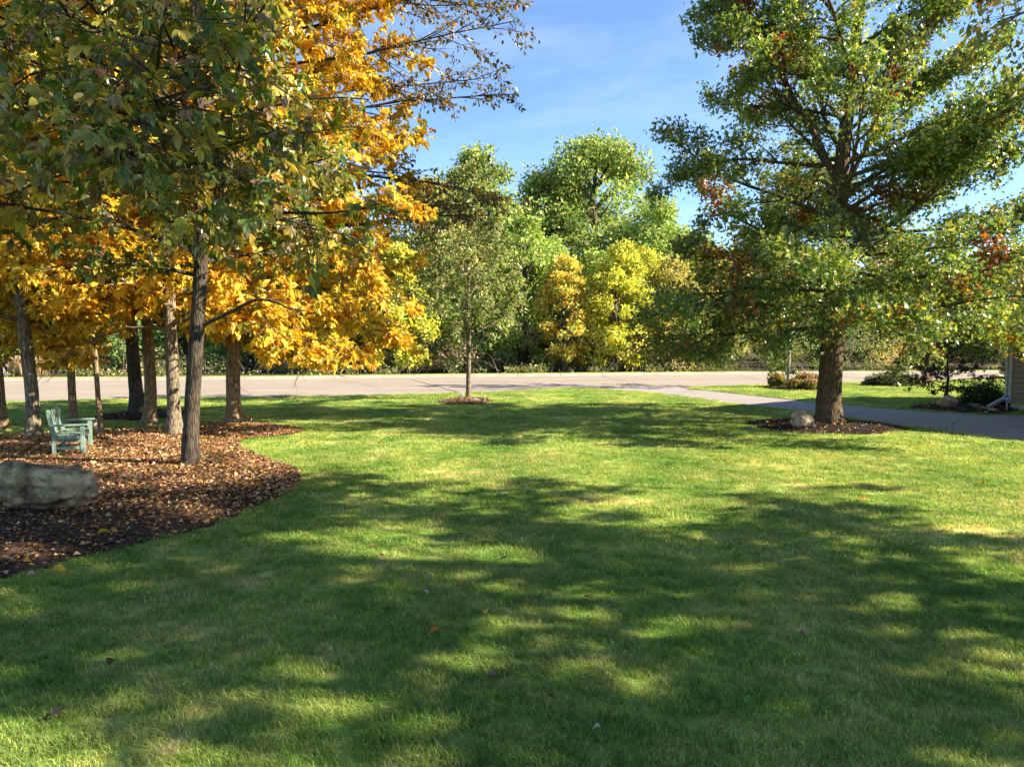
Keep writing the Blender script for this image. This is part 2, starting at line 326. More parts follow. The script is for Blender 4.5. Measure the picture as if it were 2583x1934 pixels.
# ------------------------------------------------------------------ mulch beds
bed_px = [(-260, 1290), (0, 1252), (60, 1240), (150, 1215), (260, 1185), (370, 1160), (430, 1145), (500, 1120), (560, 1091), (620, 1066), (645, 1046), (650, 1030), (636, 1012), (600, 1000), (560, 985), (530, 971), (514, 959), (525, 951), (560, 946), (600, 943), (655, 934), (640, 924), (560, 916), (500, 913), (430, 917), (400, 921), (320, 927), (200, 932), (60, 939), (-60, 942), (-300, 955)]
bed_poly = catmull(np.array([GD(x, y) for x, y in bed_px]), 4, True)
def ring_poly(cx, cy, rx, ry, n=36, sd=1):
    r_ = np.random.RandomState(sd); a = np.linspace(0, 2 * math.pi, n, endpoint=False); c = GD(cx, cy); e = GD(cx + rx, cy); k1 = e[0] - c[0]; f0 = GD(cx, cy - ry); f1 = GD(cx, cy + ry); k2 = (f0[1] - f1[1]) / 2
    q = 1 + smooth_noise(n, r_, 2) * 0.06; return np.c_[c[0] + np.cos(a) * k1 * q, (f0[1] + f1[1]) / 2 + np.sin(a) * k2 * q, np.zeros(n)]
ring_e = ring_poly(308, 897, 95, 11.5, sd=2); ring_y = ring_poly(1008, 867.5, 58, 7.5, sd=3); ring_o = ring_poly(1785, 922, 155, 17, sd=4)
bed_p = ring_poly(1716, 838.5, 66, 5.0, sd=6)
bed_h = catmull(np.array([G(x, y) for x, y in [(2291, 1029.5), (2330, 1021), (2400, 1018), (2480, 1020), (2555, 1022), (2568, 1034), (2545, 1041), (2480, 1043), (2400, 1038.5), (2340, 1034)]]), 4, True)
beds = [(bed_poly, 0.07, 'mulch_bed', M['mulch']), (ring_e, 0.07, 'mulch_ring', M['mulch_dark']), (ring_y, 0.06, 'mulch_ring', M['mulch']), (ring_o, 0.08, 'mulch_ring', M['mulch_dark']), (bed_p, 0.06, 'mulch_ring', M['mulch_dark']), (bed_h, 0.05, 'mulch_bed', M['mulch_dark'])]
def mound_z(poly, hgt, x, y): return hgt * np.clip(edge_dist(poly, x, y) / 0.8, 0, 1) ** 0.7
for i, (poly, hgt, name, mat) in enumerate(beds):
    lo, hi = poly.min(0), poly.max(0); st = 0.16 if i == 0 else 0.12
    gx, gy = np.meshgrid(np.arange(lo[0], hi[0], st), np.arange(lo[1], hi[1], st)); gx, gy = gx.ravel(), gy.ravel()
    ok = inside(poly, gx, gy) & (edge_dist(poly, gx, gy) > st * 0.4); gx, gy = gx[ok], gy[ok]
    from mathutils import geometry as geo
    pts = [Vector(p[:2]) for p in poly] + [Vector(p) for p in zip(gx, gy)]; n0 = len(poly)
    vv, ee, ff, *_ = geo.delaunay_2d_cdt(pts, [(k, (k + 1) % n0) for k in range(n0)], [], 1, 1e-6)
    va = np.array([(p.x, p.y) for p in vv]); z = 0.006 + mound_z(poly, hgt, va[:, 0], va[:, 1]) + rng.normal(0, 0.008, len(va)) * (edge_dist(poly, va[:, 0], va[:, 1]) > 0.02)
    me = bpy.data.meshes.new(name); me.from_pydata([(a[0], a[1], float(c)) for a, c in zip(va, z)], [], [list(f) for f in ff]); me.materials.append(mat); me.polygons.foreach_set('use_smooth', [True] * len(me.polygons))
    o = bpy.data.objects.new(name, me); COL.objects.link(o); o['kind'] = 'structure'

# ------------------------------------------------------------------ leaf shapes
def leaf_template(nseg, width, fold, curl, tipw=0.0, wmax=0.45):
    y = np.linspace(0, 1, nseg + 1); w = width * np.sin(np.pi * y ** (0.69 / -math.log(wmax) * 1.0 if False else 0.85)) ** 0.9
    w[0] = 0.0; w[-1] = tipw
    z = curl * (y - y ** 2 * 1.6); v = []; f = []
    for i in range(nseg + 1):
        v += [(-w[i], y[i], z[i] + fold * w[i]), (0, y[i], z[i]), (w[i], y[i], z[i] + fold * w[i])]
    for i in range(nseg):
        for k in (0, 1):
            a = i * 3 + k; q = [a, a + 1, a + 4, a + 3]
            f.append(q)
    return np.array(v), np.array(f)
KITE = (np.array([(0, 0, 0), (-0.30, 0.45, 0.10), (0, 1, -0.06), (0.30, 0.45, 0.10)]), np.array([(0, 2, 1), (0, 3, 2)]))
OAK = (np.array([(0, 0, 0), (-0.16, 0.36, 0.03), (-0.46, 0.42, 0.05), (-0.13, 0.60, 0.0), (0, 1.0, -0.08), (0.13, 0.60, 0.0), (0.46, 0.42, 0.05), (0.16, 0.36, 0.03), (0, 0.5, 0)]),
       np.array([(0, 8, 2), (8, 3, 2), (3, 8, 4), (4, 8, 5), (5, 8, 6), (0, 6, 8)]))
OAK3 = (np.array([(-0.13, 0.12, 0), (0.13, 0.12, 0), (0, 1.0, -0.1), (0, 0.08, 0), (-0.52, 0.66, 0.09), (-0.05, 0.6, 0), (0.52, 0.66, 0.09), (0.05, 0.6, 0)]), np.array([(0, 1, 2), (3, 5, 4), (3, 6, 7)]))
HICK = leaf_template(4, 0.235, 0.35, 0.16); HICK2 = leaf_template(3, 0.235, 0.35, 0.16)
def frames(axis, nrm):
    y = unit(axis); x = unit(np.cross(y, nrm)); z = np.cross(x, y); return np.stack([x, y, z], -1)     # columns
def put(mb, tpl, pos, B, size, col):
    v, f = tpl; n = len(pos)
    if n == 0: return
    p = pos[:, None, :] + size[:, None, None] * np.einsum('nij,kj->nki', B, v)
    ff = (np.arange(n)[:, None, None] * len(v) + f[None]).reshape(-1, f.shape[1]); mb.add(p, ff, np.repeat(col, len(f), axis=0))
def pick(rng, pal, n, jit=0.18):
    w = np.array([p[0] for p in pal], float); c = np.array([p[1] for p in pal]); i = rng.choice(len(pal), n, p=w / w.sum())
    return c[i] * np.exp(rng.normal(0, jit, (n, 1))) * np.exp(rng.normal(0, jit * 0.35, (n, 3)))
def randdir(rng, n): return unit(rng.normal(0, 1, (n, 3)))

class Grow:
    """one tree: wood tubes and the twig stations that carry leaves"""
    def __init__(s, seed, base): s.rng = np.random.RandomState(seed); s.base = np.asarray(base, float); s.wood = MB(); s.trunk = MB(); s.tw = []
    def line(s, p, d, L, n, up=0.0, wob=0.12):
        pts = [np.array(p, float)]; d = unit(np.array(d, float))
        for k in range(n):
            d = unit(d + s.rng.normal(0, wob, 3) + np.array([0, 0, up / n])); pts.append(pts[-1] + d * L / n)
        return np.array(pts)
    def make_trunk(s, pts, rad, sides=18, flare=1.45, rough=0.025):
        pts = catmull(np.asarray(pts, float), 6); t = np.linspace(0, 1, len(pts)); r = np.interp(t, np.linspace(0, 1, len(rad)), rad)
        z = pts[:, 2] - pts[0, 2]; r = r * (1 + (flare - 1) * np.exp(-z / 0.22)); pts[0, 2] -= 0.05
        s.trunk.tube(pts, r, sides, rng=s.rng, rough=rough); s.tp, s.tr = pts, r; return pts, r
    def on_trunk(s, z):
        k = np.interp(z, s.tp[:, 2], np.arange(len(s.tp))); i = int(min(k, len(s.tp) - 2)); f = k - i
        return s.tp[i] * (1 - f) + s.tp[i + 1] * f, s.tr[i] * (1 - f) + s.tr[i + 1] * f
    def branch(s, p, d, L, r, spec, up=0.0, wob=0.10, sides=7, start=0.2, tag_=0):
        """spec: list of (count, length ratio, angle) for the orders below this one; the last order carries leaves"""
        n = max(3, int(L / 0.45)) if spec else 3
        pts = s.line(p, d, L, min(n, 10), up, wob); rad = np.linspace(r, r * 0.25, len(pts))
        if r > 0.0: s.wood.tube(pts, rad, sides, cap=False)
        if not spec: s.tw.append((pts, tag_)); return pts
        cnt, ratio, ang = spec[0]
        for k in range(cnt):
            t = start + (1 - start) * (k + s.rng.uniform(0.1, 0.9)) / cnt; x = t * (len(pts) - 1); i = int(min(x, len(pts) - 2)); q = pts[i] + (pts[i + 1] - pts[i]) * (x - i)
            ax = unit(pts[i + 1] - pts[i]); side = np.cross(ax, [0, 0, 1.0]) * (1 if k % 2 else -1); side = unit(side + s.rng.normal(0, 0.45, 3) + 1e-6)
            a = math.radians(ang) * s.rng.uniform(0.7, 1.25); dd = ax * math.cos(a) + side * math.sin(a)
            l2 = L * ratio * (1.15 - 0.65 * t) * s.rng.uniform(0.7, 1.3)
            s.branch(q, dd, l2, min(r * 0.5, rad[i] * 0.7), spec[1:], up * 0.4, wob * 1.3, 5 if len(spec) > 1 else 3, 0.15, tag_ if len(spec) == 1 else s.rng.randint(1 << 30))
        s.tw.append((pts[-2:], tag_)); return pts
    def stations(s, per, jitter, tmin=0.1):
        A, Dr, T = [], [], []
        for pts, tg in s.tw:
            n = max(1, s.rng.poisson(per)); t = s.rng.uniform(tmin, 1, n) * (len(pts) - 1); i = np.minimum(t.astype(int), len(pts) - 2)
            q = pts[i] + (pts[i + 1] - pts[i]) * (t - i)[:, None]; A.append(q + s.rng.normal(0, jitter, q.shape)); Dr.append(unit(pts[i + 1] - pts[i])); T.append(np.full(n, tg))
        return np.concatenate(A), np.concatenate(Dr), np.concatenate(T)
LEAF_COUNT = [0]
def leaf_objects(parent, tpl, pos, B, size, col, mat, org, nvar=8, limit=300, name='leaf'):
    """the largest leaves in view as parts of their own; returns the mask of those taken"""
    u, v, dep = project(pos); vis = (u > 4) & (u < W - 4) & (v > 4) & (v < H - 4); score = np.where(vis, size / dep, -1)
    idx = np.argsort(-score)[:limit]; idx = idx[score[idx] > 0]
    take = np.zeros(len(pos), bool); take[idx] = True
    if len(idx) == 0: return take
    order = np.argsort(col[idx].sum(1)); groups = np.array_split(idx[order], nvar)
    for g in groups:
        if len(g) == 0: continue
        m = MB(); m.add(tpl[0], tpl[1], col[g].mean(0)); me = m.mesh(name, mat, col=True)
        for i in g:
            o = bpy.data.objects.new(name, me); COL.objects.link(o); o.parent = parent
            mt = Matrix.Identity(4)
            for a in range(3):
                for b in range(3): mt[a][b] = B[i][a][b] * size[i]
                mt[a][3] = pos[i][a] - org[a]
            o.matrix_local = mt
    LEAF_COUNT[0] += len(idx); return take
def finish(g, root, bark, leaf_parts=None, wood_name='branches'):
    g.trunk.build('trunk', M[bark], root, g.base)
    if g.wood.n: g.wood.build(wood_name, M[bark], root, g.base)
def simple_leaves(g, per, jitter, tpl, size, colfn, droop=0.25, flat=0.55, szjit=0.22):
    A, Dr, T = g.stations(per, jitter); r = g.rng; n = len(A)
    ax = unit(Dr * 0.6 + randdir(r, n) * 0.9 - np.array([0, 0, droop])); nm = unit(randdir(r, n) + np.array([0, 0, flat]))
    return A, frames(ax, nm), size * np.exp(r.normal(0, szjit, n)), colfn(A, T, r)
def compound(g, per, jitter, nl, size, colfn, droop=0.35, flat=0.8):
    A, Dr, T = g.stations(per, jitter); r = g.rng; n = len(A)
    ax = unit(Dr * 0.7 + randdir(r, n) * 0.8 - np.array([0, 0, droop])); nm = unit(randdir(r, n) * 0.6 + np.array([0, 0, flat])); B = frames(ax, nm)
    sz = size * np.exp(r.normal(0, 0.15, n)); base_c = colfn(A, T, r); ang = np.linspace(-1.45, 1.45, nl); pos, fr, ss, cc = [], [], [], []
    for k in range(nl):
        a = ang[k] + r.normal(0, 0.16, n); sh = 1.0 - 0.32 * abs(ang[k]) / 1.45
        y = B[:, :, 1]; x = B[:, :, 0]; d = unit(x * np.sin(a)[:, None] + y * np.cos(a)[:, None] - np.array([0, 0, 1.0]) * (0.25 + r.uniform(0, 0.35, n))[:, None])
        pos.append(A + y * (sz * (0.55 - 0.35 * abs(ang[k]) / 1.45))[:, None]); fr.append(frames(d, unit(B[:, :, 2] + r.normal(0, 0.35, (n, 3))))); ss.append(sz * sh * np.exp(r.normal(0, 0.12, n))); cc.append(base_c * np.exp(r.normal(0, 0.12, (n, 1))))
    return np.concatenate(pos), np.concatenate(fr), np.concatenate(ss), np.concatenate(cc)
def crown(g, root, tpl, pos, B, sz, col, mat, limit=0, big_tpl=None, name='crown'):
    m = MB(); keep = np.ones(len(pos), bool); o = bpy.data.objects.new('x', None)
    dummy = bpy.data.meshes.new('tmp')
    c = bpy.data.objects.new(name, dummy); COL.objects.link(c); c.parent = root; c['kind'] = 'stuff'
    bpy.data.objects.remove(o)
    if limit: keep = ~leaf_objects(c, big_tpl or tpl, pos, B, sz, col, mat, g.base, limit=limit)
    put(m, tpl, pos[keep], B[keep], sz[keep], col[keep]); c.data = m.mesh(name, mat, g.base, True); bpy.data.meshes.remove(dummy)
    return c

# ------------------------------------------------------------------ the pin oak on the right
def pin_oak():
    b = G(2090, 1071); g = Grow(11, b); z0 = b[2]; root = empty('oak_tree', b, 'tall oak with green and rusty red leaves in a mulch ring beside the driveway', 'tree')
    up = lambda x, y, z: b + np.array([x, y, z])
    g.make_trunk([up(0, 0, 0), up(0.0, 0, 1.2), up(0.05, 0, 2.6), up(0.12, 0.05, 5), up(0.2, 0.1, 7.2), up(0.45, 0.1, 10), up(0.75, 0.2, 13), up(0.9, 0.2, 16.2)], [0.36, 0.31, 0.30, 0.26, 0.20, 0.15, 0.10, 0.03], 22, 1.35, 0.03)
    r = g.rng; az = 0.4; spec = [(9, 0.36, 52), (6, 0.42, 48)]
    # low skirt: long level and drooping limbs
    for k in range(15):
        az += 2.39996; z = 2.75 + k * 0.13; p, tr = g.on_trunk(z); L = r.uniform(4.6, 5.9) + (0.6 if math.cos(az) > 0.3 else 0); el = math.radians(r.uniform(-3, 12))
        g.branch(p, (math.cos(az) * math.cos(el), math.sin(az) * math.cos(el), math.sin(el)), L, 0.06, [(11, 0.34, 55), (6, 0.40, 48)], -0.20, 0.07)
    for k in range(15):
        az += 2.39996; z = 4.5 + k * 0.21; p, tr = g.on_trunk(z); c, s_ = math.cos(az), math.sin(az)
        if s_ < -0.55 and z > 6.3: az += 1.6; c, s_ = math.cos(az), math.sin(az)
        el = math.radians(r.uniform(8, 28)); g.branch(p, (c * math.cos(el), s_ * math.cos(el), math.sin(el)), r.uniform(4.0, 5.2), 0.07, spec, 0.05, 0.10)
    for k in range(17):
        az += 2.39996; z = 7.6 + k * 0.46; p, tr = g.on_trunk(z); c, s_ = math.cos(az), math.sin(az)
        if s_ < -0.7 and z < 10.0: continue
        el = math.radians(r.uniform(22, 48)); L = np.interp(z, [7, 11, 15.5], [4.6, 4.0, 1.4]) * r.uniform(0.85, 1.1)
        g.branch(p, (c * math.cos(el), s_ * math.cos(el), math.sin(el)), L, 0.06, spec, 0.1, 0.11)
    # steep co-leaders at the fork, seen against the sky
    for (dx, dy, z, L, rr) in [(-0.42, 0.1, 6.6, 6.4, 0.10), (0.40, -0.05, 6.2, 4.6, 0.085), (-0.75, -0.15, 8.3, 4.6, 0.07), (0.75, 0.2, 8.8, 4.4, 0.07), (-0.2, 0.5, 7.5, 5.2, 0.07)]:
        p, tr = g.on_trunk(z); g.branch(p, (dx, dy, 0.9), L, rr, [(10, 0.34, 50), (6, 0.42, 48)], 0.12, 0.06, 8, 0.25)
    for (dx, dy, z, L) in [(-0.9, -0.1, 10.5, 4.3), (0.9, -0.2, 9.3, 4.2), (0.9, 0.1, 7.4, 3.7), (-0.95, 0.2, 7.2, 4.8), (-0.9, -.3, 9.0, 4.6), (0.95, -0.25, 5.2, 4.9), (0.95, 0.15, 5.9, 4.3), (0.9, -0.4, 6.6, 3.9)]:
        p, tr = g.on_trunk(z); g.branch(p, (dx, dy, 0.22), L, 0.06, [(10, 0.30, 50), (6, 0.42, 48)], -0.05, 0.09, 6, 0.35)
    finish(g, root, 'bark_oak')
    base = [(4, (0.12, 0.215, 0.055)), (4, (0.20, 0.30, 0.07)), (3, (0.33, 0.38, 0.09)), (0.6, (0.44, 0.36, 0.06))]; red = [(3, (0.30, 0.06, 0.015)), (2, (0.38, 0.12, 0.02)), (1, (0.22, 0.13, 0.03)), (2, (0.2, 0.035, 0.012))]
    def colfn(A, T, r):
        c = pick(r, base, len(A)) * (0.7 + 0.6 * ((T % 4099) / 4099.0))[:, None]; rr = np.random.RandomState(3); h = (T % 1000) / 1000.0; k = (h < 0.055) & (r.uniform(0, 1, len(A)) < 0.8)
        c[k] = pick(r, red, int(k.sum())); low = np.clip((3.6 - (A[:, 2])) / 1.6, 0, 1); w = (((T % 7919) / 7919.0) < 0.14 * low) & (r.uniform(0, 1, len(A)) < .6); c[w] = pick(r, [(2, (0.34, 0.24, 0.03)), (1, (0.36, 0.13, 0.02))], int(w.sum())); return c
    pos, B, sz, col = simple_leaves(g, 31, 0.15, OAK3, 0.126, colfn, 0.25, 0.5)
    crown(g, root, OAK3, pos, B, sz, col, M['leaf_oak'], 300, OAK); return len(pos)
n_oak = pin_oak()

# ------------------------------------------------------------------ the golden hickory grove
GOLD = [(5, (0.80, 0.52, 0.035)), (5, (0.82, 0.63, 0.07)), (2, (0.68, 0.34, 0.015)), (3, (0.70, 0.58, 0.09)), (1.2, (0.34, 0.36, 0.05)), (1.0, (0.30, 0.14, 0.03))]
def hickory(seed, px, py, dia, height, R, label, bark, lean=(0, 0), zc=2.7, limbs=22, pal=GOLD, limit=200, name='hickory_tree', extra=None, per=3.2, side=0.0, group='golden trees of the grove'):
    b = G(px, py); g = Grow(seed, b); root = empty(name, b, label, 'tree', group); r = g.rng; l = np.array([lean[0], lean[1], 0])
    hs = [0, 1.2, 3, height * 0.45, height * 0.7, height]
    g.make_trunk([b + l * (z / height) + np.array([r.normal(0, .03), r.normal(0, .03), z]) for z in hs], np.array([1.05, 1, 0.93, 0.72, 0.45, 0.1]) * dia / 2, 16, 1.8)
    az = r.uniform(0, 6)
    for k in range(limbs):
        az += 2.39996; t = (k + 0.5) / limbs; z = zc + (height - zc - 0.5) * t ** 1.5; p, tr = g.on_trunk(z); el = math.radians(np.interp(t, [0, .4, 1], [14, 30, 58]) + r.normal(0, 7)); L = R * np.interp(t, [0, .3, .65, 1], [0.95, 1.05, 0.85, 0.35]) * r.uniform(0.85, 1.15)
        if side and math.cos(az) > 0.1: L *= 1 + side
        g.branch(p, (math.cos(az) * math.cos(el), math.sin(az) * math.cos(el), math.sin(el)), L, min(tr * 0.55, 0.05), [(7, 0.40, 46), (4, 0.45, 45)], -0.30 if t < 0.35 else -0.12, 0.10, 6, 0.25)
    if extra: extra(g)
    finish(g, root, bark)
    colfn = lambda A, T, r: pick(r, pal, len(A)) * (0.80 + 0.4 * ((T % 997) / 997.0))[:, None]
    pos, B, sz, col = compound(g, per * 2.1, 0.12, 5, 0.175, colfn); keep = pos[:, 2] > 1.75; pos, B, sz, col = pos[keep], B[keep], sz[keep], col[keep]
    crown(g, root, KITE, pos, B, sz, col, M['leaf_gold'], limit, HICK); return g, root
hickory(21, 6, 1080, 0.24, 12, 3.0, 'slim hickory trunk cut by the left edge of the picture', 'bark_tan', (-0.4, 0), 3.0, 20)
hickory(22, 88, 1107, 0.285, 13, 3.2, 'golden hickory with sun-flecked grey trunk just left of the green bench', 'bark_grey', (-0.6, 0), 2.7, 23)
hickory(23, 185, 1069, 0.20, 12, 2.8, 'golden hickory with slim brown trunk directly behind the green bench', 'bark_tan', (0, 0), 2.9, 20)
hickory(24, 253, 1101, 0.115, 9, 2.0, 'thinnest golden hickory sapling just right of the green bench', 'bark_tan', (0, 0), 3.0, 12)
hickory(25, 348, 1037, 0.42, 15, 3.6, 'stout dark-barked tree alone in the round mulch ring behind the grove', 'bark_dark', (-0.5, 0), 4.0, 16, GOLD[:3] + [(3, (0.22, 0.26, 0.03))])
hickory(26, 380, 1070, 0.31, 14, 3.2, 'golden hickory with straight brown trunk in front of the dark-barked tree', 'bark_tan', (0, 0), 2.9, 22)
hickory(27, 438, 1101, 0.30, 13, 3.2, 'golden hickory with leaf-shadowed tan trunk left of the leaning dark trunk', 'bark_grey', (0, 0), 2.6, 23, limit=300)
def sparse(g):
    r = g.rng
    for (z, dx, dy, dz, L) in [(6.2, 1, -0.15, -0.02, 5.6), (7.2, 1, 0.1, 0.12, 5.2)]:
        p, tr = g.on_trunk(z); g.branch(p, (dx, dy, dz), L, 0.06, [(9, 0.34, 46), (5, 0.45, 45)], -0.25, 0.09, 6, 0.2)
    for (z, dx, dy, dz, L) in [(8.0, 1, -0.3, 0.15, 5.0), (8.6, 1, -0.9, .2, 4.6), (9.3, 1, 0.1, 0.2, 4.9), (10.0, 1, -0.5, .25, 4.7), (10.7, 1, 0.3, 0.25, 4.6), (11.4, 1, -.3, .35, 4.5), (12.2, 1, 0, .4, 4.2), (7.5, 1, -1.2, .15, 4.2), (9, .3, -1, .2, 4.2), (11, .4, -1, .3, 4.0), (5.2, 1, -.5, .1, 4.6)]:
        p, tr = g.on_trunk(z); g.branch(p, (dx, dy, dz), L, 0.05, [(10, 0.36, 46), (5, 0.45, 45)], -0.15, 0.09, 6, 0.15)
    for (z, dx, dy, dz, L) in [(2.6, 1, -0.45, 0.10, 4.9), (2.9, 1, -0.9, 0.05, 4.6), (3.3, 1, 0.2, 0.12, 4.8)]:
        p, tr = g.on_trunk(z); g.branch(p, (dx, dy, dz), L, 0.05, [(9, 0.34, 46), (5, 0.45, 45)], -0.32, 0.08, 6, 0.2)
gi, ri = hickory(28, 590, 1069, 0.38, 15.5, 4.0, 'largest golden hickory with flared shaggy trunk at the right end of the grove', 'bark_tan', (0.3, 0), 2.6, 34, limit=300, extra=sparse, side=0.25)
# its long thin upper sprays over the lawn, half bare, with small curled leaves
def sprays():
    g = Grow(77, gi.base); g.tp, g.tr = gi.tp, gi.tr; r = g.rng
    for (z, dy, dz, L) in [(5.4, .1, 0.06, 7.0), (6.3, -.05, 0.02, 7.2), (7.2, .1, .03, 7.6), (8.2, -.15, 0.05, 7.7), (9.0, .2, .08, 7.6), (9.8, -.1, .08, 8.0), (10.6, .1, .12, 8.2), (11.4, -.2, .16, 8.2), (12.2, .15, .2, 8.2), (13.0, 0, .25, 8.2)]:
        p, tr = g.on_trunk(z); g.branch(p, (1, dy, dz), L * r.uniform(.92, 1.05), 0.05, [(15, 0.24, 42), (7, 0.42, 42)], 0.03, 0.05, 6, 0.42)
    g.wood.build('spray_twigs', M['bark_dark'], ri, g.base)
    colfn = lambda A, T, r: pick(r, [(4, (0.10, 0.10, 0.03)), (3, (0.16, 0.13, 0.03)), (2, (0.45, 0.30, 0.03)), (1, (0.5, 0.2, 0.02)), (2, (0.13, 0.08, 0.04))], len(A))
    pos, B, sz, col = simple_leaves(g, 3.6, 0.05, KITE, 0.12, colfn, 1.0, 0.1)
    c = crown(g, ri, KITE, pos, B, sz, col, M['leaf'], 0, name='spray_leaves')
sprays()

# ------------------------------------------------------------------ the near hickory with green leaves and the leaning dark trunk
def near_hickory():
    b = G(479, 1181); g = Grow(31, b); root = empty('leaning_hickory_tree', b, 'nearest tree, a leaning dark trunk under big shaded green leaves', 'tree'); r = g.rng
    g.make_trunk([b, b + [0.06, 0, 1.0], b + [0.18, -.02, 2.2], b + [0.32, -0.05, 3.6], b + [0.5, -0.25, 5.2], b + [0.7, -0.8, 7.0], b + [0.8, -1.4, 9.2]], [0.15, 0.138, 0.13, 0.122, 0.095, 0.065, 0.02], 18, 1.35)
    # the bare low limb to the right
    p, tr = g.on_trunk(2.62); pts = catmull(np.array([p, p + [0.35, -.05, 0.16], p + [0.75, -.1, 0.33], p + [1.1, -.1, 0.50], p + [1.45, -.15, 0.48], p + [1.75, -.2, 0.36], p + [2.05, -.2, 0.30]]), 4)
    g.wood.tube(pts, np.linspace(0.045, 0.012, len(pts)), 8); g.wood.tube(catmull(np.array([p + [1.2, -.1, .51], p + [1.5, .1, .52], p + [1.8, .3, .42]]), 3), np.linspace(0.018, 0.006, 7), 5)
    az = 0.3
    C = np.array([-5.0, 10.9, 6.4])
    for k in range(40):
        az += 2.39996; t = (k + .5) / 40; z = 3.5 + 5.0 * t; p, tr = g.on_trunk(z)
        tgt = C + np.array([3.1 * math.cos(az) - 2.2 * max(0, t - .35), 4.4 * math.sin(az), 0]) * math.sqrt(max(0.05, 1 - ((t - 0.42) / 0.75) ** 2)) + np.array([0, 0, -2.6 + 6.2 * t]); v = tgt - p; L = np.linalg.norm(v); v[2] += L * 0.16
        g.branch(p, v, L * 1.0, min(tr * 0.5, 0.045), [(7, 0.34, 50), (4, 0.42, 45)], -0.32, 0.07, 6, 0.3)
    # boughs reaching towards the house, closest to the viewer
    for tx, ty, tz in [(-5.6, 6.6, 6.2), (-4.6, 7.0, 5.6), (-3.9, 7.4, 5.4), (-5.2, 6.8, 4.6), (-4.9, 7.2, 6.6), (-3.2, 8.2, 4.9), (-5.6, 7.4, 5.2), (-2.7, 9.4, 4.3), (-4.9, 8.0, 3.9), (-3.9, 8.6, 4.0)]:
        p, tr = g.on_trunk(6.0); v = np.array([tx, ty, tz]) - p; g.branch(p, v + [0, 0, 0.5], np.linalg.norm(v), 0.04, [(9, 0.26, 50), (4, 0.45, 45)], -0.22, 0.05, 6, 0.35)
    finish(g, root, 'bark_dark')
    pal = [(4, (0.10, 0.17, 0.028)), (4, (0.20, 0.23, 0.034)), (3.5, (0.32, 0.28, 0.038)), (2.4, (0.48, 0.35, 0.05)), (1.3, (0.20, 0.115, 0.06)), (0.7, (0.30, 0.23, 0.15))]
    colfn = lambda A, T, r: pick(r, pal, len(A), 0.22)
    pos, B, sz, col = compound(g, 3.1, 0.13, 5, 0.152, colfn, 0.45, 0.7); keep = (pos[:, 2] > 2.95) & (pos[:, 0] + 0.62 * (pos[:, 2] - 4.4) < -1.75 + g.rng.normal(0, .25, len(pos))) & (np.linalg.norm(pos - [0, 0, CH], axis=1) > 4.6); pos, B, sz, col = pos[keep], B[keep], sz[keep], col[keep]
    nr = np.linalg.norm(pos - [0, 0, CH], axis=1) < 10.2
    crown(g, root, HICK2, pos[nr], B[nr], sz[nr], col[nr], M['leaf_near'], 300, HICK); crown(g, root, KITE, pos[~nr], B[~nr], sz[~nr], col[~nr], M['leaf_near'], 0, None, 'far_side_foliage'); return len(pos)
n_near = near_hickory()

# ------------------------------------------------------------------ the young tree in the middle
def slender(seed, b, height, R, zc, limbs, per, leaf, pal, label, name, bark, dia, limit=0, mat='leaf', el=(25, 60), spec=((7, 0.42, 45), (4, 0.45, 45)), group=None, up=0.15, jit=0.08):
    g = Grow(seed, b); root = empty(name, b, label, 'tree', group); r = g.rng
    g.make_trunk([b + np.array([r.normal(0, .03) * (z > 0), r.normal(0, .03) * (z > 0), z]) for z in (0, height * .15, height * .35, height * .6, height)], np.array([1, .9, .75, .5, .08]) * dia / 2, 14, 1.25)
    az = r.uniform(0, 6)
    for k in range(limbs):
        az += 2.39996; t = (k + .5) / limbs; z = zc + (height - zc - .3) * t; p, tr = g.on_trunk(z); e = math.radians(np.interp(t, [0, 1], el) + r.normal(0, 6)); L = R * np.interp(t, [0, .25, .6, 1], [.85, 1.1, .85, .25]) * r.uniform(.85, 1.15)
        g.branch(p, (math.cos(az) * math.cos(e), math.sin(az) * math.cos(e), math.sin(e)), L, min(tr * .5, .03), [(max(2, int(spec[0][0] * min(1, L / R))), *spec[0][1:]), (max(2, int(spec[1][0] * min(1, .4 + .6 * L / R))), *spec[1][1:])], up, .1, 5, .2)
    finish(g, root, bark); colfn = lambda A, T, r: pick(r, pal, len(A)) * (0.75 + 0.5 * ((T % 997) / 997.0))[:, None]
    pos, B, sz, col = simple_leaves(g, per, jit, KITE, leaf, colfn, 0.5, 0.35); crown(g, root, KITE, pos, B, sz, col, M[mat], limit); return g, root
OLIVE = [(4, (0.20, 0.29, 0.07)), (3, (0.31, 0.37, 0.10)), (2, (0.40, 0.40, 0.16)), (1, (0.50, 0.46, 0.27)), (1, (0.12, 0.20, 0.05))]
slender(41, G(1182, 1008), 9.0, 2.7, 1.9, 36, 13, 0.15, OLIVE, 'young slender tree with pale straight trunk alone in the middle of the lawn', 'young_shade_tree', 'bark_grey', 0.21, 200)
slender(42, G(1988, 976), 11, 3.6, 2.5, 30, 9, 0.16, [(3, (0.22, 0.2, 0.04)), (2, (0.3, 0.22, 0.04)), (2, (0.12, 0.14, 0.03))], 'thin pale trunk rising from the flower bed behind the oak', 'thin_street_tree', 'bark_pale', 0.17)
slender(43, G(2387, 1011), 2.55, 1.75, 0.35, 30, 9.5, 0.085, [(4, (0.075, 0.045, 0.03)), (3, (0.11, 0.07, 0.04)), (2, (0.05, 0.05, 0.025)), (1, (0.17, 0.10, 0.05))], 'low purple-brown maple with tiered branches in the dark mulch by the house', 'ornamental_maple', 'bark_dark', 0.11, 0, 'leaf', (4, 40), ((8, 0.34, 48), (4, 0.42, 45)), None, 0.0, 0.045)

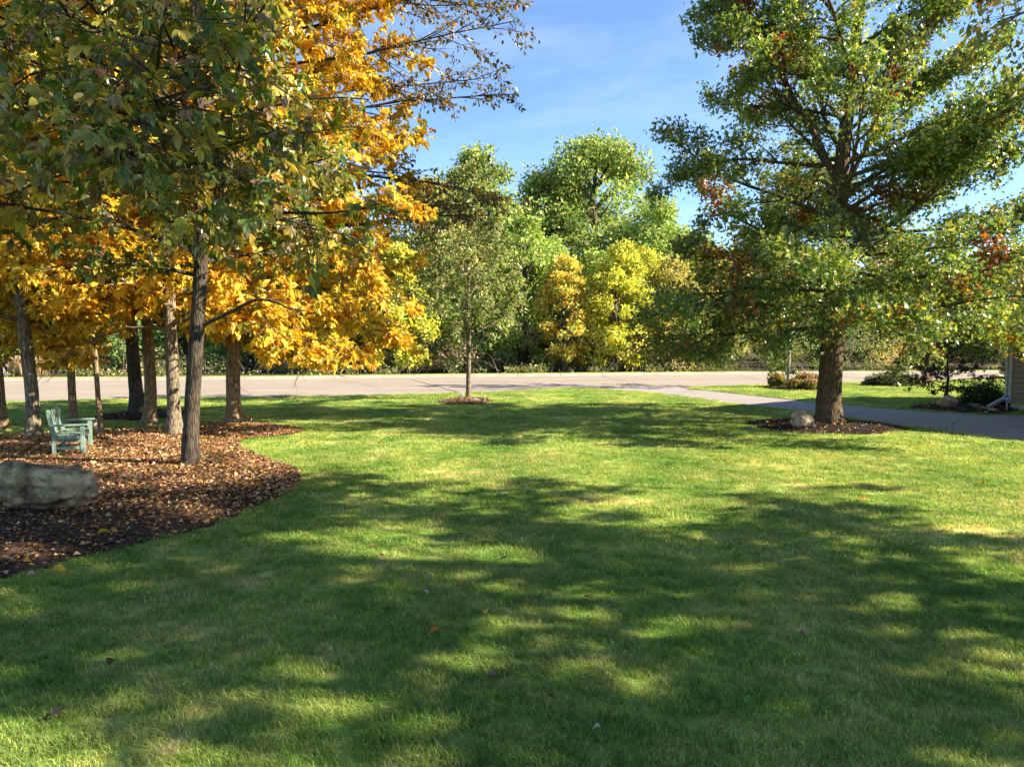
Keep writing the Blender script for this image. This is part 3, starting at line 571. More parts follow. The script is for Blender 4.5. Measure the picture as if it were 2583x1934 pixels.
# ------------------------------------------------------------------ the trees by the house, right of the picture, that shade the near lawn
def shade_tree(seed, b, height, R, label, limbs=26, per=9.0, extra=None, zc=4.5):
    b = np.array(b, float); g = Grow(seed, b); root = empty('shade_tree', b, label, 'tree'); r = g.rng
    g.make_trunk([b + np.array([r.normal(0, .08) * (z > 0), r.normal(0, .08) * (z > 0), z]) for z in (0, height * .15, height * .35, height * .6, height)], np.array([1, .9, .75, .5, .08]) * .22, 14, 1.4)
    az = r.uniform(0, 6)
    for k in range(limbs):
        az += 2.39996; t = (k + .5) / limbs; z = zc + (height - zc - .6) * t; p, tr = g.on_trunk(z); e = math.radians(np.interp(t, [0, 1], (8, 55)) + r.normal(0, 6)); L = R * np.interp(t, [0, .3, .8, 1], [.85, 1.05, .95, .45]) * r.uniform(.8, 1.15)
        g.branch(p, (math.cos(az) * math.cos(e), math.sin(az) * math.cos(e), math.sin(e)), L, .07, [(8, .36, 48), (5, .42, 45)], .0, .1, 5, .25)
    if extra: extra(g)
    finish(g, root, 'bark_grey'); colfn = lambda A, T, r: pick(r, [(4, (0.13, 0.13, 0.02)), (3, (0.22, 0.17, 0.02)), (2, (0.09, 0.11, 0.02)), (1, (0.3, 0.2, 0.03))], len(A))
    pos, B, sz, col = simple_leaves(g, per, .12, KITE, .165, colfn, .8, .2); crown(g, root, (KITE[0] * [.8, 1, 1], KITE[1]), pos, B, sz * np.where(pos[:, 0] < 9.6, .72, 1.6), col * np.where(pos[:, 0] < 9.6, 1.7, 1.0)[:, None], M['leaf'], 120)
def overhang(g):
    for tx, ty, tz in [(7.0, 10.4, 7.6), (7.9, 10.6, 7.0), (8.2, 11.2, 8.3), (6.9, 9.6, 7.7)]:
        p, tr = g.on_trunk(6.6); v = np.array([tx, ty, tz]) - p; g.branch(p, v + [0, 0, .8], np.linalg.norm(v), .05, [(12, .22, 45), (6, .45, 45)], -.25, .05, 6, .45)
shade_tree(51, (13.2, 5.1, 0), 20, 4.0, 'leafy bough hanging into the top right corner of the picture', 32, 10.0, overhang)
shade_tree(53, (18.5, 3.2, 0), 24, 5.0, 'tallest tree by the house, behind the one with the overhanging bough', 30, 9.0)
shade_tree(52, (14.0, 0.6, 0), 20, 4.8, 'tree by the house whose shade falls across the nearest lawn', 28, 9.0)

# ------------------------------------------------------------------ the wood across the road
GRN = [(4, (0.065, 0.105, 0.022)), (3, (0.105, 0.145, 0.033)), (2, (0.15, 0.17, 0.045)), (0.8, (0.22, 0.19, 0.06))]
LIM = [(4, (0.15, 0.23, 0.045)), (3, (0.23, 0.30, 0.065)), (2, (0.32, 0.34, 0.08)), (1, (0.10, 0.17, 0.04))]
DKG = [(4, (0.04, 0.075, 0.018)), (3, (0.06, 0.10, 0.022)), (1, (0.12, 0.14, 0.03))]
YEL = [(4, (0.40, 0.38, 0.05)), (3, (0.34, 0.36, 0.05)), (3, (0.22, 0.28, 0.04)), (1, (0.50, 0.38, 0.04))]
ORG = [(4, (0.52, 0.30, 0.035)), (3, (0.55, 0.36, 0.06)), (2, (0.32, 0.28, 0.05)), (1, (0.45, 0.2, 0.03))]
GLD = [(4, (0.60, 0.36, 0.02)), (3, (0.55, 0.40, 0.04)), (2, (0.38, 0.30, 0.03))]
OYL = [(4, (0.26, 0.25, 0.06)), (3, (0.34, 0.28, 0.07)), (2, (0.16, 0.18, 0.04)), (1, (0.4, 0.33, 0.15))]
def wood_tree(seed, px, depth, height, R, zb, nleaf, pal, label, lsize=0.26, clumps=None, name='woodland_tree', trunk=True, upright=False, bare=False, flat=1.0):
    r = np.random.RandomState(seed); b = P(px, HY, depth); b[2] = -0.16; root = empty(name, b, label, 'tree', 'trees of the wood across the road'); w = MB(); dia = 0.022 * height + 0.05
    tp = np.array([b + [r.normal(0, .15) * z, r.normal(0, .1) * z, height * z] for z in (0, .2, .45, .7, .93)]); tp = catmull(tp, 3); t = MB(); t.tube(tp, np.linspace(dia, dia * .15, len(tp)), 8); t.build('trunk', M['bark_far'], root, b)
    nc = int((clumps or int(26 + height * 2.5)) * 1.9); C, S = [], []
    for k in range(nc):
        u = r.uniform(0, 1) ** 0.85; z = zb + (height - zb) * u; rad = R * (math.sin(math.pi * min(0.98, 0.12 + 0.84 * u) ** (0.75 if upright else 0.9)) ** 0.65); a = r.uniform(0, 2 * math.pi); q = math.sqrt(r.uniform(0.12, 1.0)) * rad
        c = b + np.array([q * math.cos(a), q * math.sin(a), z]); C.append(c); S.append(R * r.uniform(.11, .24))
        p0 = tp[int(min(len(tp) - 1, max(0, (z - q * .7) / height * len(tp))))]; ln = catmull(np.array([p0, (p0 + c) / 2 + [0, 0, .08 * q], c]), 3); w.tube(ln, np.linspace(dia * .28, dia * .05, len(ln)), 4, cap=False)
        if bare:
            for j in range(7): e = c + randdir(r, 1)[0] * R * .35 + [0, 0, R * .2]; w.tube(np.array([c, (c + e) / 2 + r.normal(0, .1, 3), e]), [dia * .05, dia * .035, dia * .015], 3, cap=False)
    w.build('branches', M['bark_far'], root, b)
    nleaf = int(nleaf * 1.5); lsize *= 1.25
    C, S = np.array(C), np.array(S); k = r.choice(nc, nleaf, p=S ** 2 / (S ** 2).sum()); d = randdir(r, nleaf) * (r.uniform(0, 1, nleaf) ** 0.38)[:, None]; d[:, 2] *= 0.72 * flat
    st = np.where(r.uniform(0, 1, nleaf) < .14, 1.8, 1.25); pos = C[k] + d * (S[k] * st)[:, None]; pos[:, 2] = np.maximum(pos[:, 2], b[2] + .25)
    ax = unit(randdir(r, nleaf) + d * .5 - [0, 0, .3]); B = frames(ax, unit(randdir(r, nleaf) + d * 1.2 + [0, 0, .35])); cl = 0.8 + 0.4 * r.uniform(0, 1, nc); col = np.minimum(.85, pick(r, pal, nleaf, .2) * cl[k][:, None] * (2.5 if pal in (GRN, DKG) else 1.5))
    m = MB(); put(m, KITE, pos, B, lsize * np.exp(r.normal(0, .25, nleaf)), col); c = m.build('crown', M['leaf_far'], root, b, True); c['kind'] = 'stuff'; return root
WT = [
 (101, 1500, 80, 24.5, 8.6, 8, 17000, GRN, 'largest round-headed oak rising against the sky behind the yellow shrubs', .34, 70, 'woodland_oak'),
 (102, 1215, 72, 21.5, 4.8, 4, 10000, GRN, 'tall green tree just behind the young tree, left of the round-headed oak', .30),
 (103, 1100, 68, 17.5, 4.6, 3, 8500, OYL, 'olive tree between the golden grove and the tall green tree', .28),
 (104, 1318, 57, 12.2, 3.3, .7, 10000, LIM, 'bushy bright green tree just right of the young tree', .22),
 (105, 1428, 54.5, 8.8, 2.2, .6, 6000, ORG[:2] + LIM[1:], 'small orange-yellow tree between green and yellow neighbours', .19),
 (106, 1553, 55, 9.9, 3.1, .4, 10500, YEL, 'upright bright yellow tree in front of the round-headed oak', .20, None, 'woodland_tree', True, True),
 (107, 1690, 57, 9.0, 3.0, .4, 7500, OYL, 'pale olive-yellow tree right of the bright yellow one', .2),
 (108, 1660, 72, 16, 4.8, 3, 8500, LIM, 'green tree right of the round-headed oak, half hidden by the near oak', .28),
 (109, 1815, 60, 9.5, 3.6, .4, 7500, OYL, 'straw-coloured twiggy tree seen through the lower left of the near oak', .2),
 (110, 1930, 75, 14, 5.0, 2, 7500, GRN, 'green tree hidden behind the trunk side of the near oak', .28),
 (111, 1000, 55, 9.8, 3.1, .6, 9000, YEL, 'lemon-yellow tree left of the young tree', .2),
 (112, 880, 54, 8.6, 2.9, .5, 8500, GLD, 'rich golden tree across the road, right of the grove', .2),
 (113, 775, 59, 13, 4.0, .6, 7000, GRN, 'dull green twiggy tree behind the rich golden one', .24),
 (114, 640, 58, 13, 4.5, .8, 7500, DKG, 'dark green tree behind the flared trunk of the grove', .25),
 (115, 470, 60, 14, 5, .8, 7500, DKG, 'dark green tree behind the pair of straight grove trunks', .25),
 (116, 300, 57, 13, 5, .8, 7500, DKG, 'dark green tree behind the mulch ring trunk', .25),
 (117, 130, 58, 14, 5, 1.6, 7500, DKG, 'dark green tree behind the bench and the tall dry grass', .25),
 (118, -60, 62, 14, 5, 1, 5000, DKG, 'dark green tree at the far left behind the cream cabinet', .25),
 (119, 2090, 66, 8.5, 4.0, .3, 7000, DKG, 'dark bushy tree right behind the near oak trunk', .22),
 (120, 2310, 62, 6.0, 2.9, .8, 5500, ORG, 'small amber tree left of the low purple-brown maple', .19),
 (121, 2260, 84, 13, 5, 2, 6500, GRN, 'green tree far behind the amber tree', .28),
 (122, 2470, 80, 10.5, 4.5, 1, 6500, GRN, 'green tree behind the house corner under the bare crown', .26),
 (123, 2600, 62, 11.0, 3.6, .8, 6500, OYL, 'olive tree at the right edge above the house', .22),
 (129, 1375, 78, 20.5, 5.2, 4, 8000, GRN, 'tall green tree touching the left side of the round-headed oak', .30),
 (124, 1175, 58, 8.0, 3.0, .3, 6500, LIM, 'low light green tree behind the young tree trunk', .2),
 (125, 1375, 62, 11.5, 3.2, .5, 6500, LIM, 'light green tree between the bushy green and the orange-yellow one', .22),
 (126, 1490, 63, 10.5, 3.2, .5, 6500, LIM, 'light green tree filling the gap between orange-yellow and bright yellow', .22),
 (127, 1625, 61, 10, 3.2, .4, 6500, YEL, 'yellow-green tree close behind the bright yellow one on its right', .21),
 (128, 1745, 66, 12, 3.8, .5, 6500, LIM, 'light green tree behind the pale olive-yellow one', .24),
]
for a in WT: wood_tree(*a)
wood_tree(140, 2515, 74, 17.0, 3.3, 8, 450, OYL, 'nearly bare twiggy tree against the sky at the right', .22, 26, 'bare_tree', True, True, True)
# the deeper wood and the undergrowth read as one mass
def mass(name, label, n, xr, dr, hfn, size, pal, seed, mat='leaf_far', cat='woodland', low=0.0, nc=420, jc=.3):
    r = np.random.RandomState(seed); y = r.uniform(dr[0], dr[1], n); x = r.uniform(xr[0], xr[1], n) * y; k = r.randint(0, nc, n); cx = r.uniform(xr[0], xr[1], nc); cy = r.uniform(dr[0], dr[1], nc); cx = cx * cy; h = hfn(cx / cy) * (0.72 + 0.36 * r.uniform(0, 1, nc)); cz = low + h * r.uniform(0, 1, nc) ** .8
    d = randdir(r, n) * (r.uniform(0, 1, n) ** .4)[:, None]; S = (h * .16 + .5)[k]; pos = np.c_[cx[k], cy[k], cz[k]] + d * S[:, None] * [1.5, 1.3, .9]; pos[:, 2] = np.clip(pos[:, 2], -.1, None)
    m = MB(); cl = pick(r, pal, nc, jc); put(m, KITE, pos, frames(randdir(r, n), unit(randdir(r, n) + d + [0, 0, .3])), size * np.exp(r.normal(0, .25, n)), (pick(r, pal, n, .2) * .4 + cl[k] * .6) * 1.9); return m, r
hf = lambda s: np.interp(s, [-.9, -.3, -.16, -.10, 0.02, .2, .45, .6, .72, 1.0], [17, 17, 17, 13, 13.5, 15, 14, 10, 8, 8])
m, r = mass('far_woodland', '', 42000, (-.95, .95), (84, 112), hf, .95, GRN + [(1, (0.25, 0.22, 0.06))], 61); o = m.build('far_woodland', M['leaf_far'], col=True); tag(o, 'deep green mass of the wood behind the nearer trees', 'woodland', None, 'stuff')
m, r = mass('undergrowth', '', 42000, (-.85, .62), (53.0, 60), lambda s: 2.6 + 2.0 * np.sin(s * 23) * np.sin(s * 57 + 1), .17, [(4, (0.06, 0.09, 0.025)), (2, (0.11, 0.13, 0.045)), (2, (0.20, 0.15, 0.085)), (1, (0.28, 0.24, 0.08))], 62, 'leaf_far', 'undergrowth', 0.0, 210, .55)
kd = np.c_[kl[:, 0], kl[:, 1]]
for k in range(700):                                             # bare stems and fallen twigs
    s_ = r.uniform(-.85, .6); y = r.uniform(50.8, 60); x = s_ * y; y = max(y, np.interp(x, kl[:, 0], kl[:, 1]) + 2.3); p = np.array([x, y, -.1]); L = r.uniform(.5, 2.2) * r.uniform(.6, 1.3); d = unit(np.array([r.normal(0, .5), r.normal(0, .4), 1.0])); q = p + d * L
    bw = np.array([r.normal(0, .35), r.normal(0, .2), 0]) * L; m.tube(catmull(np.array([p, p * .6 + q * .4 + bw * .4, p * .3 + q * .7 + bw * .8, q + bw * 1.6 - [0, 0, abs(bw[0]) * .5]]), 2), np.linspace(.022, .005, 7), 3, np.array([.30, .25, .19]) * r.uniform(.3, 1.0), False)
n = 16000; x = r.uniform(-42, 40, n); x = x[(np.sin(x * 1.3) + np.sin(x * .47 + 1) + np.sin(x * 2.9 + 2) * .6 + r.normal(0, .5, n)) > .75]; n = len(x); yk = np.interp(x, kl[:, 0], kl[:, 1]); pos = np.c_[x, yk + 2.3 + np.abs(r.normal(0, 1.2, n)), np.abs(r.normal(0, .22, n)) + .02]   # weedy strip along the verge
put(m, KITE, pos, frames(unit(randdir(r, n) + [0, 0, .5]), randdir(r, n)), .17 * np.exp(r.normal(0, .35, n)), pick(r, [(3, (0.13, 0.17, 0.04)), (3, (0.27, 0.22, 0.10)), (2, (0.07, 0.11, 0.03)), (1, (0.4, 0.33, 0.16))], n))
tag(m.build('undergrowth', M['leaf_far'], col=True), 'tangled brown and green undergrowth along the far kerb', 'undergrowth', None, 'stuff')

# ------------------------------------------------------------------ lawn grass: tufts set on scattered points
def grass_object(name, label, blades, radius, length, width, pts, seed, scl=(.75, 1.3)):
    r = np.random.RandomState(seed); K = 4; vs, fs, cs, var = [], [], [], []; nv = 0
    for k in range(K):
        n = blades; a = r.uniform(0, 6.283, n); q = np.sqrt(r.uniform(0, 1, n)) * radius; p = np.c_[q * np.cos(a), q * np.sin(a), np.full(n, -.004)]
        lean = r.uniform(0, 6.283, n); amt = np.abs(r.normal(.55, .35, n)); d = np.c_[np.cos(lean) * amt, np.sin(lean) * amt, np.ones(n)]; d = unit(d); L = length * np.exp(r.normal(0, .28, n)); wd = width * np.exp(r.normal(0, .2, n)); s_ = unit(np.c_[-np.sin(lean + r.normal(0, .7, n)), np.cos(lean + r.normal(0, .7, n)), np.zeros(n)])
        mid = p + d * (L * .55)[:, None]; tip = mid + unit(d + np.c_[np.cos(lean), np.sin(lean), np.full(n, -.55)] * r.uniform(.3, 1.1, n)[:, None]) * (L * .5)[:, None]
        v = np.stack([p - s_ * wd[:, None] / 2, p + s_ * wd[:, None] / 2, mid - s_ * wd[:, None] * .4, mid + s_ * wd[:, None] * .4, tip], 1).reshape(-1, 3); i = np.arange(n)[:, None] * 5 + nv
        fs.append(('q', np.hstack([i, i + 1, i + 3, i + 2]))); fs.append(('t', np.hstack([i + 2, i + 3, i + 4]))); c = np.exp(r.normal(0, .34, (n, 1))) * np.ones(3); dry = r.uniform(0, 1, n) < .06; c[dry] = np.array([1.8, 1.3, 1.5]) * c[dry]; cs += [c, c]
        vs.append(v); nv += len(v); var.append(np.full(len(v), k))
    m = MB(); m.v = vs; m.n = nv; m.f = [f for _, f in fs]; m.c = cs; m.sm = [np.zeros(len(f), bool) for _, f in fs]; npts = len(pts); m.v.append(pts); me = m.mesh(name, M['grass'], col=True); tot = nv + npts
    for an, typ, arr in (('var', 'INT', np.concatenate(var + [np.full(npts, -1)])), ('pick', 'INT', r.randint(0, K, tot)), ('rotz', 'FLOAT', r.uniform(0, 6.283, tot)), ('scl', 'FLOAT', r.uniform(scl[0], scl[1], tot))):
        a = me.attributes.new(an, typ, 'POINT'); a.data.foreach_set('value', arr.astype(np.int32 if typ == 'INT' else np.float32))
    o = bpy.data.objects.new(name, me); COL.objects.link(o); tag(o, label, 'grass', None, 'stuff')
    ng = bpy.data.node_groups.new(name, 'GeometryNodeTree'); ng.interface.new_socket('Geometry', in_out='INPUT', socket_type='NodeSocketGeometry'); ng.interface.new_socket('Geometry', in_out='OUTPUT', socket_type='NodeSocketGeometry')
    nd = ng.nodes; lk = ng.links; gi_ = nd.new('NodeGroupInput'); go = nd.new('NodeGroupOutput')
    def attr(nm, t): a = nd.new('GeometryNodeInputNamedAttribute'); a.data_type = t; a.inputs['Name'].default_value = nm; return [s for s in a.outputs if s.enabled and s.name == 'Attribute'][0]
    def sel(val):
        c = nd.new('FunctionNodeCompare'); c.data_type = 'INT'; c.operation = 'EQUAL'; ins = [s for s in c.inputs if s.type == 'INT']; lk.new(attr('var', 'INT'), ins[0]); ins[1].default_value = val
        s_ = nd.new('GeometryNodeSeparateGeometry'); s_.domain = 'POINT'; lk.new(gi_.outputs[0], s_.inputs['Geometry']); lk.new(c.outputs[0], s_.inputs['Selection']); return s_.outputs['Selection']
    jn = nd.new('GeometryNodeJoinGeometry')
    for k in range(K): t = nd.new('GeometryNodeGeometryToInstance'); lk.new(sel(k), t.inputs[0]); lk.new(t.outputs[0], jn.inputs[0])
    ip = nd.new('GeometryNodeInstanceOnPoints'); lk.new(sel(-1), ip.inputs['Points']); lk.new(jn.outputs[0], ip.inputs['Instance']); ip.inputs['Pick Instance'].default_value = True; lk.new(attr('pick', 'INT'), ip.inputs['Instance Index'])
    cx = nd.new('ShaderNodeCombineXYZ'); lk.new(attr('rotz', 'FLOAT'), cx.inputs['Z']); lk.new(cx.outputs[0], ip.inputs['Rotation']); lk.new(attr('scl', 'FLOAT'), ip.inputs['Scale']); lk.new(ip.outputs[0], go.inputs[0])
    md = o.modifiers.new('tufts', 'NODES'); md.node_group = ng; return o
def scatter(dr, dens, seed, wide=.80, polys=(lawn_poly,), pad=0.03):
    r = np.random.RandomState(seed); A = wide * 2 * (dr[1] ** 2 - dr[0] ** 2) / 2; n = int(A * dens); y = np.sqrt(r.uniform(dr[0] ** 2, dr[1] ** 2, n)); x = r.uniform(-wide, wide, n) * y; k = np.zeros(n, bool)
    for p in polys: k |= inside(p, x, y)
    for bp in beds: k &= ~(inside(bp[0], x, y) & (edge_dist(bp[0], x, y) > pad))
    return np.c_[x[k], y[k], np.zeros(k.sum())]
grass_object('near_grass', 'short green grass of the nearest lawn', 105, .085, .047, .0035, scatter((3.0, 7.5), 150, 71), 71)
grass_object('middle_grass', 'mown grass of the lawn between the near shade and the oak', 95, .13, .046, .0052, scatter((7.5, 15), 62, 72), 72)
grass_object('far_grass', 'mown grass of the lawn up to the road and beyond the driveway', 95, .22, .048, .009, scatter((15, 47), 17, 73, .80, (lawn_poly, isl_poly)), 73)

# ------------------------------------------------------------------ leaf litter and bark chips on the beds
def litter():
    r = np.random.RandomState(81); m = MB()
    def strew(poly, hgt, dens, size, pal, maxd=60):
        lo, hi = poly.min(0), poly.max(0); n = int((hi[0] - lo[0]) * (hi[1] - lo[1]) * dens); x = r.uniform(lo[0], hi[0], n); y = r.uniform(lo[1], hi[1], n); k = inside(poly, x, y) & (np.abs(x) < .82 * y + .5); x, y = x[k], y[k]; n = len(x)
        z = .012 + mound_z(poly, hgt, x, y) + np.abs(r.normal(0, .012, n)); pos = np.c_[x, y, z]; nm = unit(r.normal(0, .45, (n, 3)) + [0, 0, 1]); return pos, frames(unit(np.c_[r.normal(0, 1, (n, 2)), r.normal(0, .25, n)]), nm), size * np.exp(r.normal(0, .3, n)), pick(r, pal, n, .3)
    curl = (KITE[0] * [1.15, 1, 2.2], KITE[1]); LIT = [(4, (0.48, 0.25, 0.11)), (4, (0.58, 0.34, 0.19)), (2.5, (0.32, 0.16, 0.06)), (3, (0.62, 0.43, 0.26)), (1, (0.60, 0.38, 0.05)), (1.5, (0.16, 0.09, 0.05))]; CHIP = [(3, (0.06, 0.035, 0.022)), (2, (0.11, 0.065, 0.04)), (1, (0.2, 0.13, 0.08)), (2, (0.025, 0.016, 0.012))]
    def near_thin(a, y0, y1, lo): pr = np.interp(a[0][:, 1], [y0, y1], [lo, 1.0]); k = r.uniform(0, 1, len(pr)) < pr; return tuple(q[k] for q in a)
    put(m, curl, *near_thin(strew(bed_poly, .07, 640, .055, LIT), 8.8, 12.8, .14)); chip = (KITE[0] * [.8, 1, 1.0], KITE[1]); put(m, chip, *strew(bed_poly, .07, 330, .055, CHIP))
    for p in (ring_e, ring_o, bed_h, bed_p): put(m, chip, *strew(p, .07, 350, .06, CHIP)); put(m, curl, *strew(p, .07, 14, .07, LIT))
    put(m, chip, *strew(ring_y, .06, 500, .08, [(3, (0.3, 0.18, 0.11)), (2, (0.42, 0.28, 0.19)), (2, (0.09, 0.05, 0.035))]))
    n = 420; y = np.sqrt(r.uniform(3.6 ** 2, 26 ** 2, n)); x = r.uniform(-.78, .78, n) * y; k = inside(lawn_poly, x, y) & ~inside(bed_poly, x, y); x, y = x[k], y[k]; n = len(x); put(m, curl, np.c_[x, y, np.full(n, .045)], frames(unit(r.normal(0, 1, (n, 3)) * [1, 1, .3]), unit(r.normal(0, .5, (n, 3)) + [0, 0, 1])), .038 * np.exp(r.normal(0, .35, n)), pick(r, [(3, (0.36, 0.22, 0.10)), (2, (0.24, 0.13, 0.06)), (1, (0.55, 0.35, 0.06))], n, .3))
    tag(m.build('leaf_litter', M['leaf'], col=True), 'fallen tan leaves and bark chips strewn over the mulch beds', 'leaf litter', None, 'stuff')
litter()
FL = [(848, 1325, .11, (.24, .15, .09), 'large curled brown leaf on the shaded lawn below the centre'), (1053, 1330, .10, (.62, .42, .05), 'yellow leaf on the shaded lawn right of the curled brown one'), (948, 1376, .07, (.70, .22, .02), 'small bright orange leaf on the lawn left of bottom centre'), (1262, 1302, .08, (.45, .30, .08), 'tan leaf on the shaded lawn just right of centre'),
 (662, 1163, .08, (.62, .26, .03), 'orange leaf on the lawn near the tip of the mulch bed'), (683, 1139, .07, (.62, .28, .04), 'orange leaf closest to the sunlit band right of the mulch bed'), (597, 1140, .08, (.5, .4, .1), 'pale yellow leaf beside the mulch bed edge'), (828, 1205, .07, (.45, .33, .12), 'small tan leaf above the large curled brown leaf'), (428, 1247, .08, (.58, .33, .05), 'orange-tan leaf below the mulch bed'),
 (113, 1240, .12, (.66, .42, .03), 'long yellow leaf at the mulch edge in the left corner'), (75, 1256, .09, (.45, .32, .18), 'pale tan leaf beside the long yellow leaf at the left'), (963, 1123, .07, (.6, .28, .03), 'orange leaf at the edge of the sunlit strip'), (1082, 1137, .07, (.6, .27, .03), 'orange leaf in the shade just below the sunlit strip'), (1095, 1216, .07, (.12, .07, .05), 'small dark brown leaf in the deep green shade'),
 (1052, 1480, .09, (.22, .14, .10), 'brown leaf low on the lawn below the orange one'), (236, 1455, .09, (.16, .09, .07), 'dark brown leaf in the dry grass at lower left'), (1448, 1310, .06, (.12, .06, .06), 'dark purple leaf on the lawn right of centre'), (1726, 1378, .06, (.25, .13, .06), 'small brown leaf on the right part of the shaded lawn'), (1583, 1190, .07, (.22, .13, .06), 'brown leaf in the shade left of the sunlit streak'),
 (1873, 1085, .10, (.70, .17, .02), 'red-orange leaf on the lawn in front of the oak'), (1745, 1117, .08, (.3, .28, .1), 'greenish leaf on the lawn below the oak'), (2125, 1052, .09, (.68, .25, .02), 'orange leaf on the sunny lawn at the right'), (210, 1172, .12, (.66, .48, .04), 'bright yellow leaf lying on the dark mulch'), (5, 1290, .08, (.66, .24, .02), 'orange leaf at the left edge below the mulch bed'), (133, 1563, .10, (.13, .08, .06), 'darkest leaf in the bottom left corner'), (1297, 1588, .05, (.6, .62, .58), 'tiny pale leaf low in the middle'), (925, 1297, .07, (.5, .5, .46), 'pale grey feathery leaf standing in the grass')]
r = np.random.RandomState(91)
for (x, y, s_, c, lab) in FL:
    p = GD(x, y); zz = .058 if not inside(bed_poly, np.array([p[0]]), np.array([p[1]]))[0] else .10; m = MB(); v, f = leaf_template(5, .30, .5 + r.uniform(0, .5), .35); m.add(v * s_ * 1.2, f, c, True); o = m.build('fallen_leaf', M['leaf'], None, (0, 0, 0), True); o.location = (p[0], p[1], zz); o.rotation_euler = (r.normal(0, .3), r.normal(0, .4), r.uniform(0, 6.28)); tag(o, lab, 'fallen leaf', 'fallen leaves on the lawn')

# ------------------------------------------------------------------ boulders and stones
def rock(name, label, center, size, seed, mat, rough=.16, sub=4, group=None, rz=0.0, flat=0.0, lobes=()):
    r = np.random.RandomState(seed); bm = bmesh.new(); bmesh.ops.create_icosphere(bm, subdivisions=sub, radius=1.0); v = np.array([q.co[:] for q in bm.verts]); d = v.copy(); off = np.zeros(len(v))
    for k in range(26): n_ = randdir(r, 1)[0]; fr = r.uniform(.8, 4.2); off += np.sin(v @ n_ * fr + r.uniform(0, 6.28)) * rough / (fr ** .9) * .7
    for k in range(15):                                          # planar facets
        n_ = randdir(r, 1)[0]; h = r.uniform(*((.80, .95) if 'large' in label else (.66, .90))); ex = np.maximum(0, (d * (1 + off[:, None])) @ n_ - h); d = d - n_ * ex[:, None] * .8 / (1 + off[:, None])
    for n_, amp, wd in lobes: n_ = unit(np.array(n_, float)); off += amp * np.exp(-((1 - v @ n_) / wd) ** 2)
    hf_ = np.zeros(len(v))
    for k in range(30): n_ = randdir(r, 1)[0]; fr = r.uniform(6, 22); hf_ += np.sin(v @ n_ * fr + r.uniform(0, 6.28)) * (.085 if 'large' in label else .055) / fr ** .6
    d = d * (1 + off[:, None] + hf_[:, None]) * np.array(size) / 2
    for q, c in zip(bm.verts, d): q.co = Vector(c)
    for f in bm.faces: f.smooth = True
    me = bpy.data.meshes.new(name); bm.to_mesh(me); bm.free(); me.materials.append(M[mat]); o = bpy.data.objects.new(name, me); COL.objects.link(o); zmin = d[:, 2].min(); o.location = (center[0], center[1], center[2] - zmin * .80); o.rotation_euler = (0, 0, rz)
    return tag(o, label, 'boulder' if 'boulder' in name else 'stone', group)
bb = GD(94, 1112); rock('boulder', 'large mottled brown boulder in the mulch bed at the left edge', (bb[0] - .06, bb[1] + .28, .03), (1.24, .95, .66), 7, 'boulder', .13, 5, None, .06, 0, [((-.55, -.35, .75), .16, .16), ((.62, -.35, .55), .12, .14), ((.12, -.95, .25), -.16, .06), ((.12, -.3, 1), -.10, .06), ((-.9, -.5, -.2), .10, .2), ((.9, -.4, -.3), .10, .15), ((-.2, -1, -.3), .08, .1)])
ro = G(2020, 1086); rock('boulder', 'tan boulder leaning beside the oak trunk in its mulch ring', (ro[0], ro[1] + .2, .05), (.70, .5, .66), 12, 'stone_tan', .20, 4, None, .2, 0, [((-.45, -.2, .85), .38, .18), ((.8, -.3, .6), -.16, .2)])
rh = G(2401, 1033); rock('boulder', 'pale boulder at the foot of the low purple-brown maple', (rh[0], rh[1] + .15, .03), (.68, .55, .50), 13, 'stone_tan', .20, 4)
rs = G(236, 1084); rock('stone', 'small rounded stone behind the green bench', (rs[0], rs[1] + .1, .02), (.33, .26, .27), 14, 'stone_tan', .1, 3)
rj = G(2259, 975); rock('stone', 'grey stone half hidden in the spreading juniper', (rj[0], rj[1] - .1, 0), (.42, .3, .30), 15, 'stone_grey', .1, 3)
for i, (x0, y0, x1, y1, lab) in enumerate([(2443, 1024, 2470, 1027, 'thin pale edging slab farthest from the driveway'), (2450, 1028.5, 2482, 1033, 'middle tan edging slab between the maple and the downspout'), (2477, 1034, 2514, 1040, 'nearest tan edging slab in the dark mulch by the house')]):
    a, b = G(x0, y0), G(x1, y1); c = (a + b) / 2; t = unit(b - a); m = MB(); L = np.linalg.norm(b - a) / 2; prof = [(-L, -.06), (-L * .6, -.10), (L * .5, -.11), (L, -.05), (L * .95, .07), (0, .10), (-L * .9, .08)]; k = len(prof); v = [(p[0], p[1], 0) for p in prof] + [(p[0] * .97, p[1] * .95, .085) for p in prof]
    m.add(v, [[j, (j + 1) % k, (j + 1) % k + k, j + k] for j in range(k)]); m.add(v, [list(range(k, 2 * k))]); o = m.build('edging_slab', M['stone_tan']); o.location = (c[0], c[1], .02); o.rotation_euler = (.0, .02, math.atan2(t[1], t[0])); tag(o, lab, 'stone slab', 'edging slabs')
fs = G(2487, 1043); rock('stone', 'small white stone at the driveway edge of the dark mulch', (fs[0], fs[1], .02), (.16, .1, .08), 17, 'stone_grey', .1, 2)
ts = G(1197, 1012); m = MB(); m.box((-.15, -.22, 0), (.15, .22, .03)); o = m.build('flat_stone', M['stone_grey']); o.location = (ts[0], ts[1], .065); o.rotation_euler = (.03, 0, .35); tag(o, 'flat white slab lying in the mulch of the young tree', 'stone slab'); bv = o.modifiers.new('edge', 'BEVEL'); bv.width = .012; bv.segments = 2

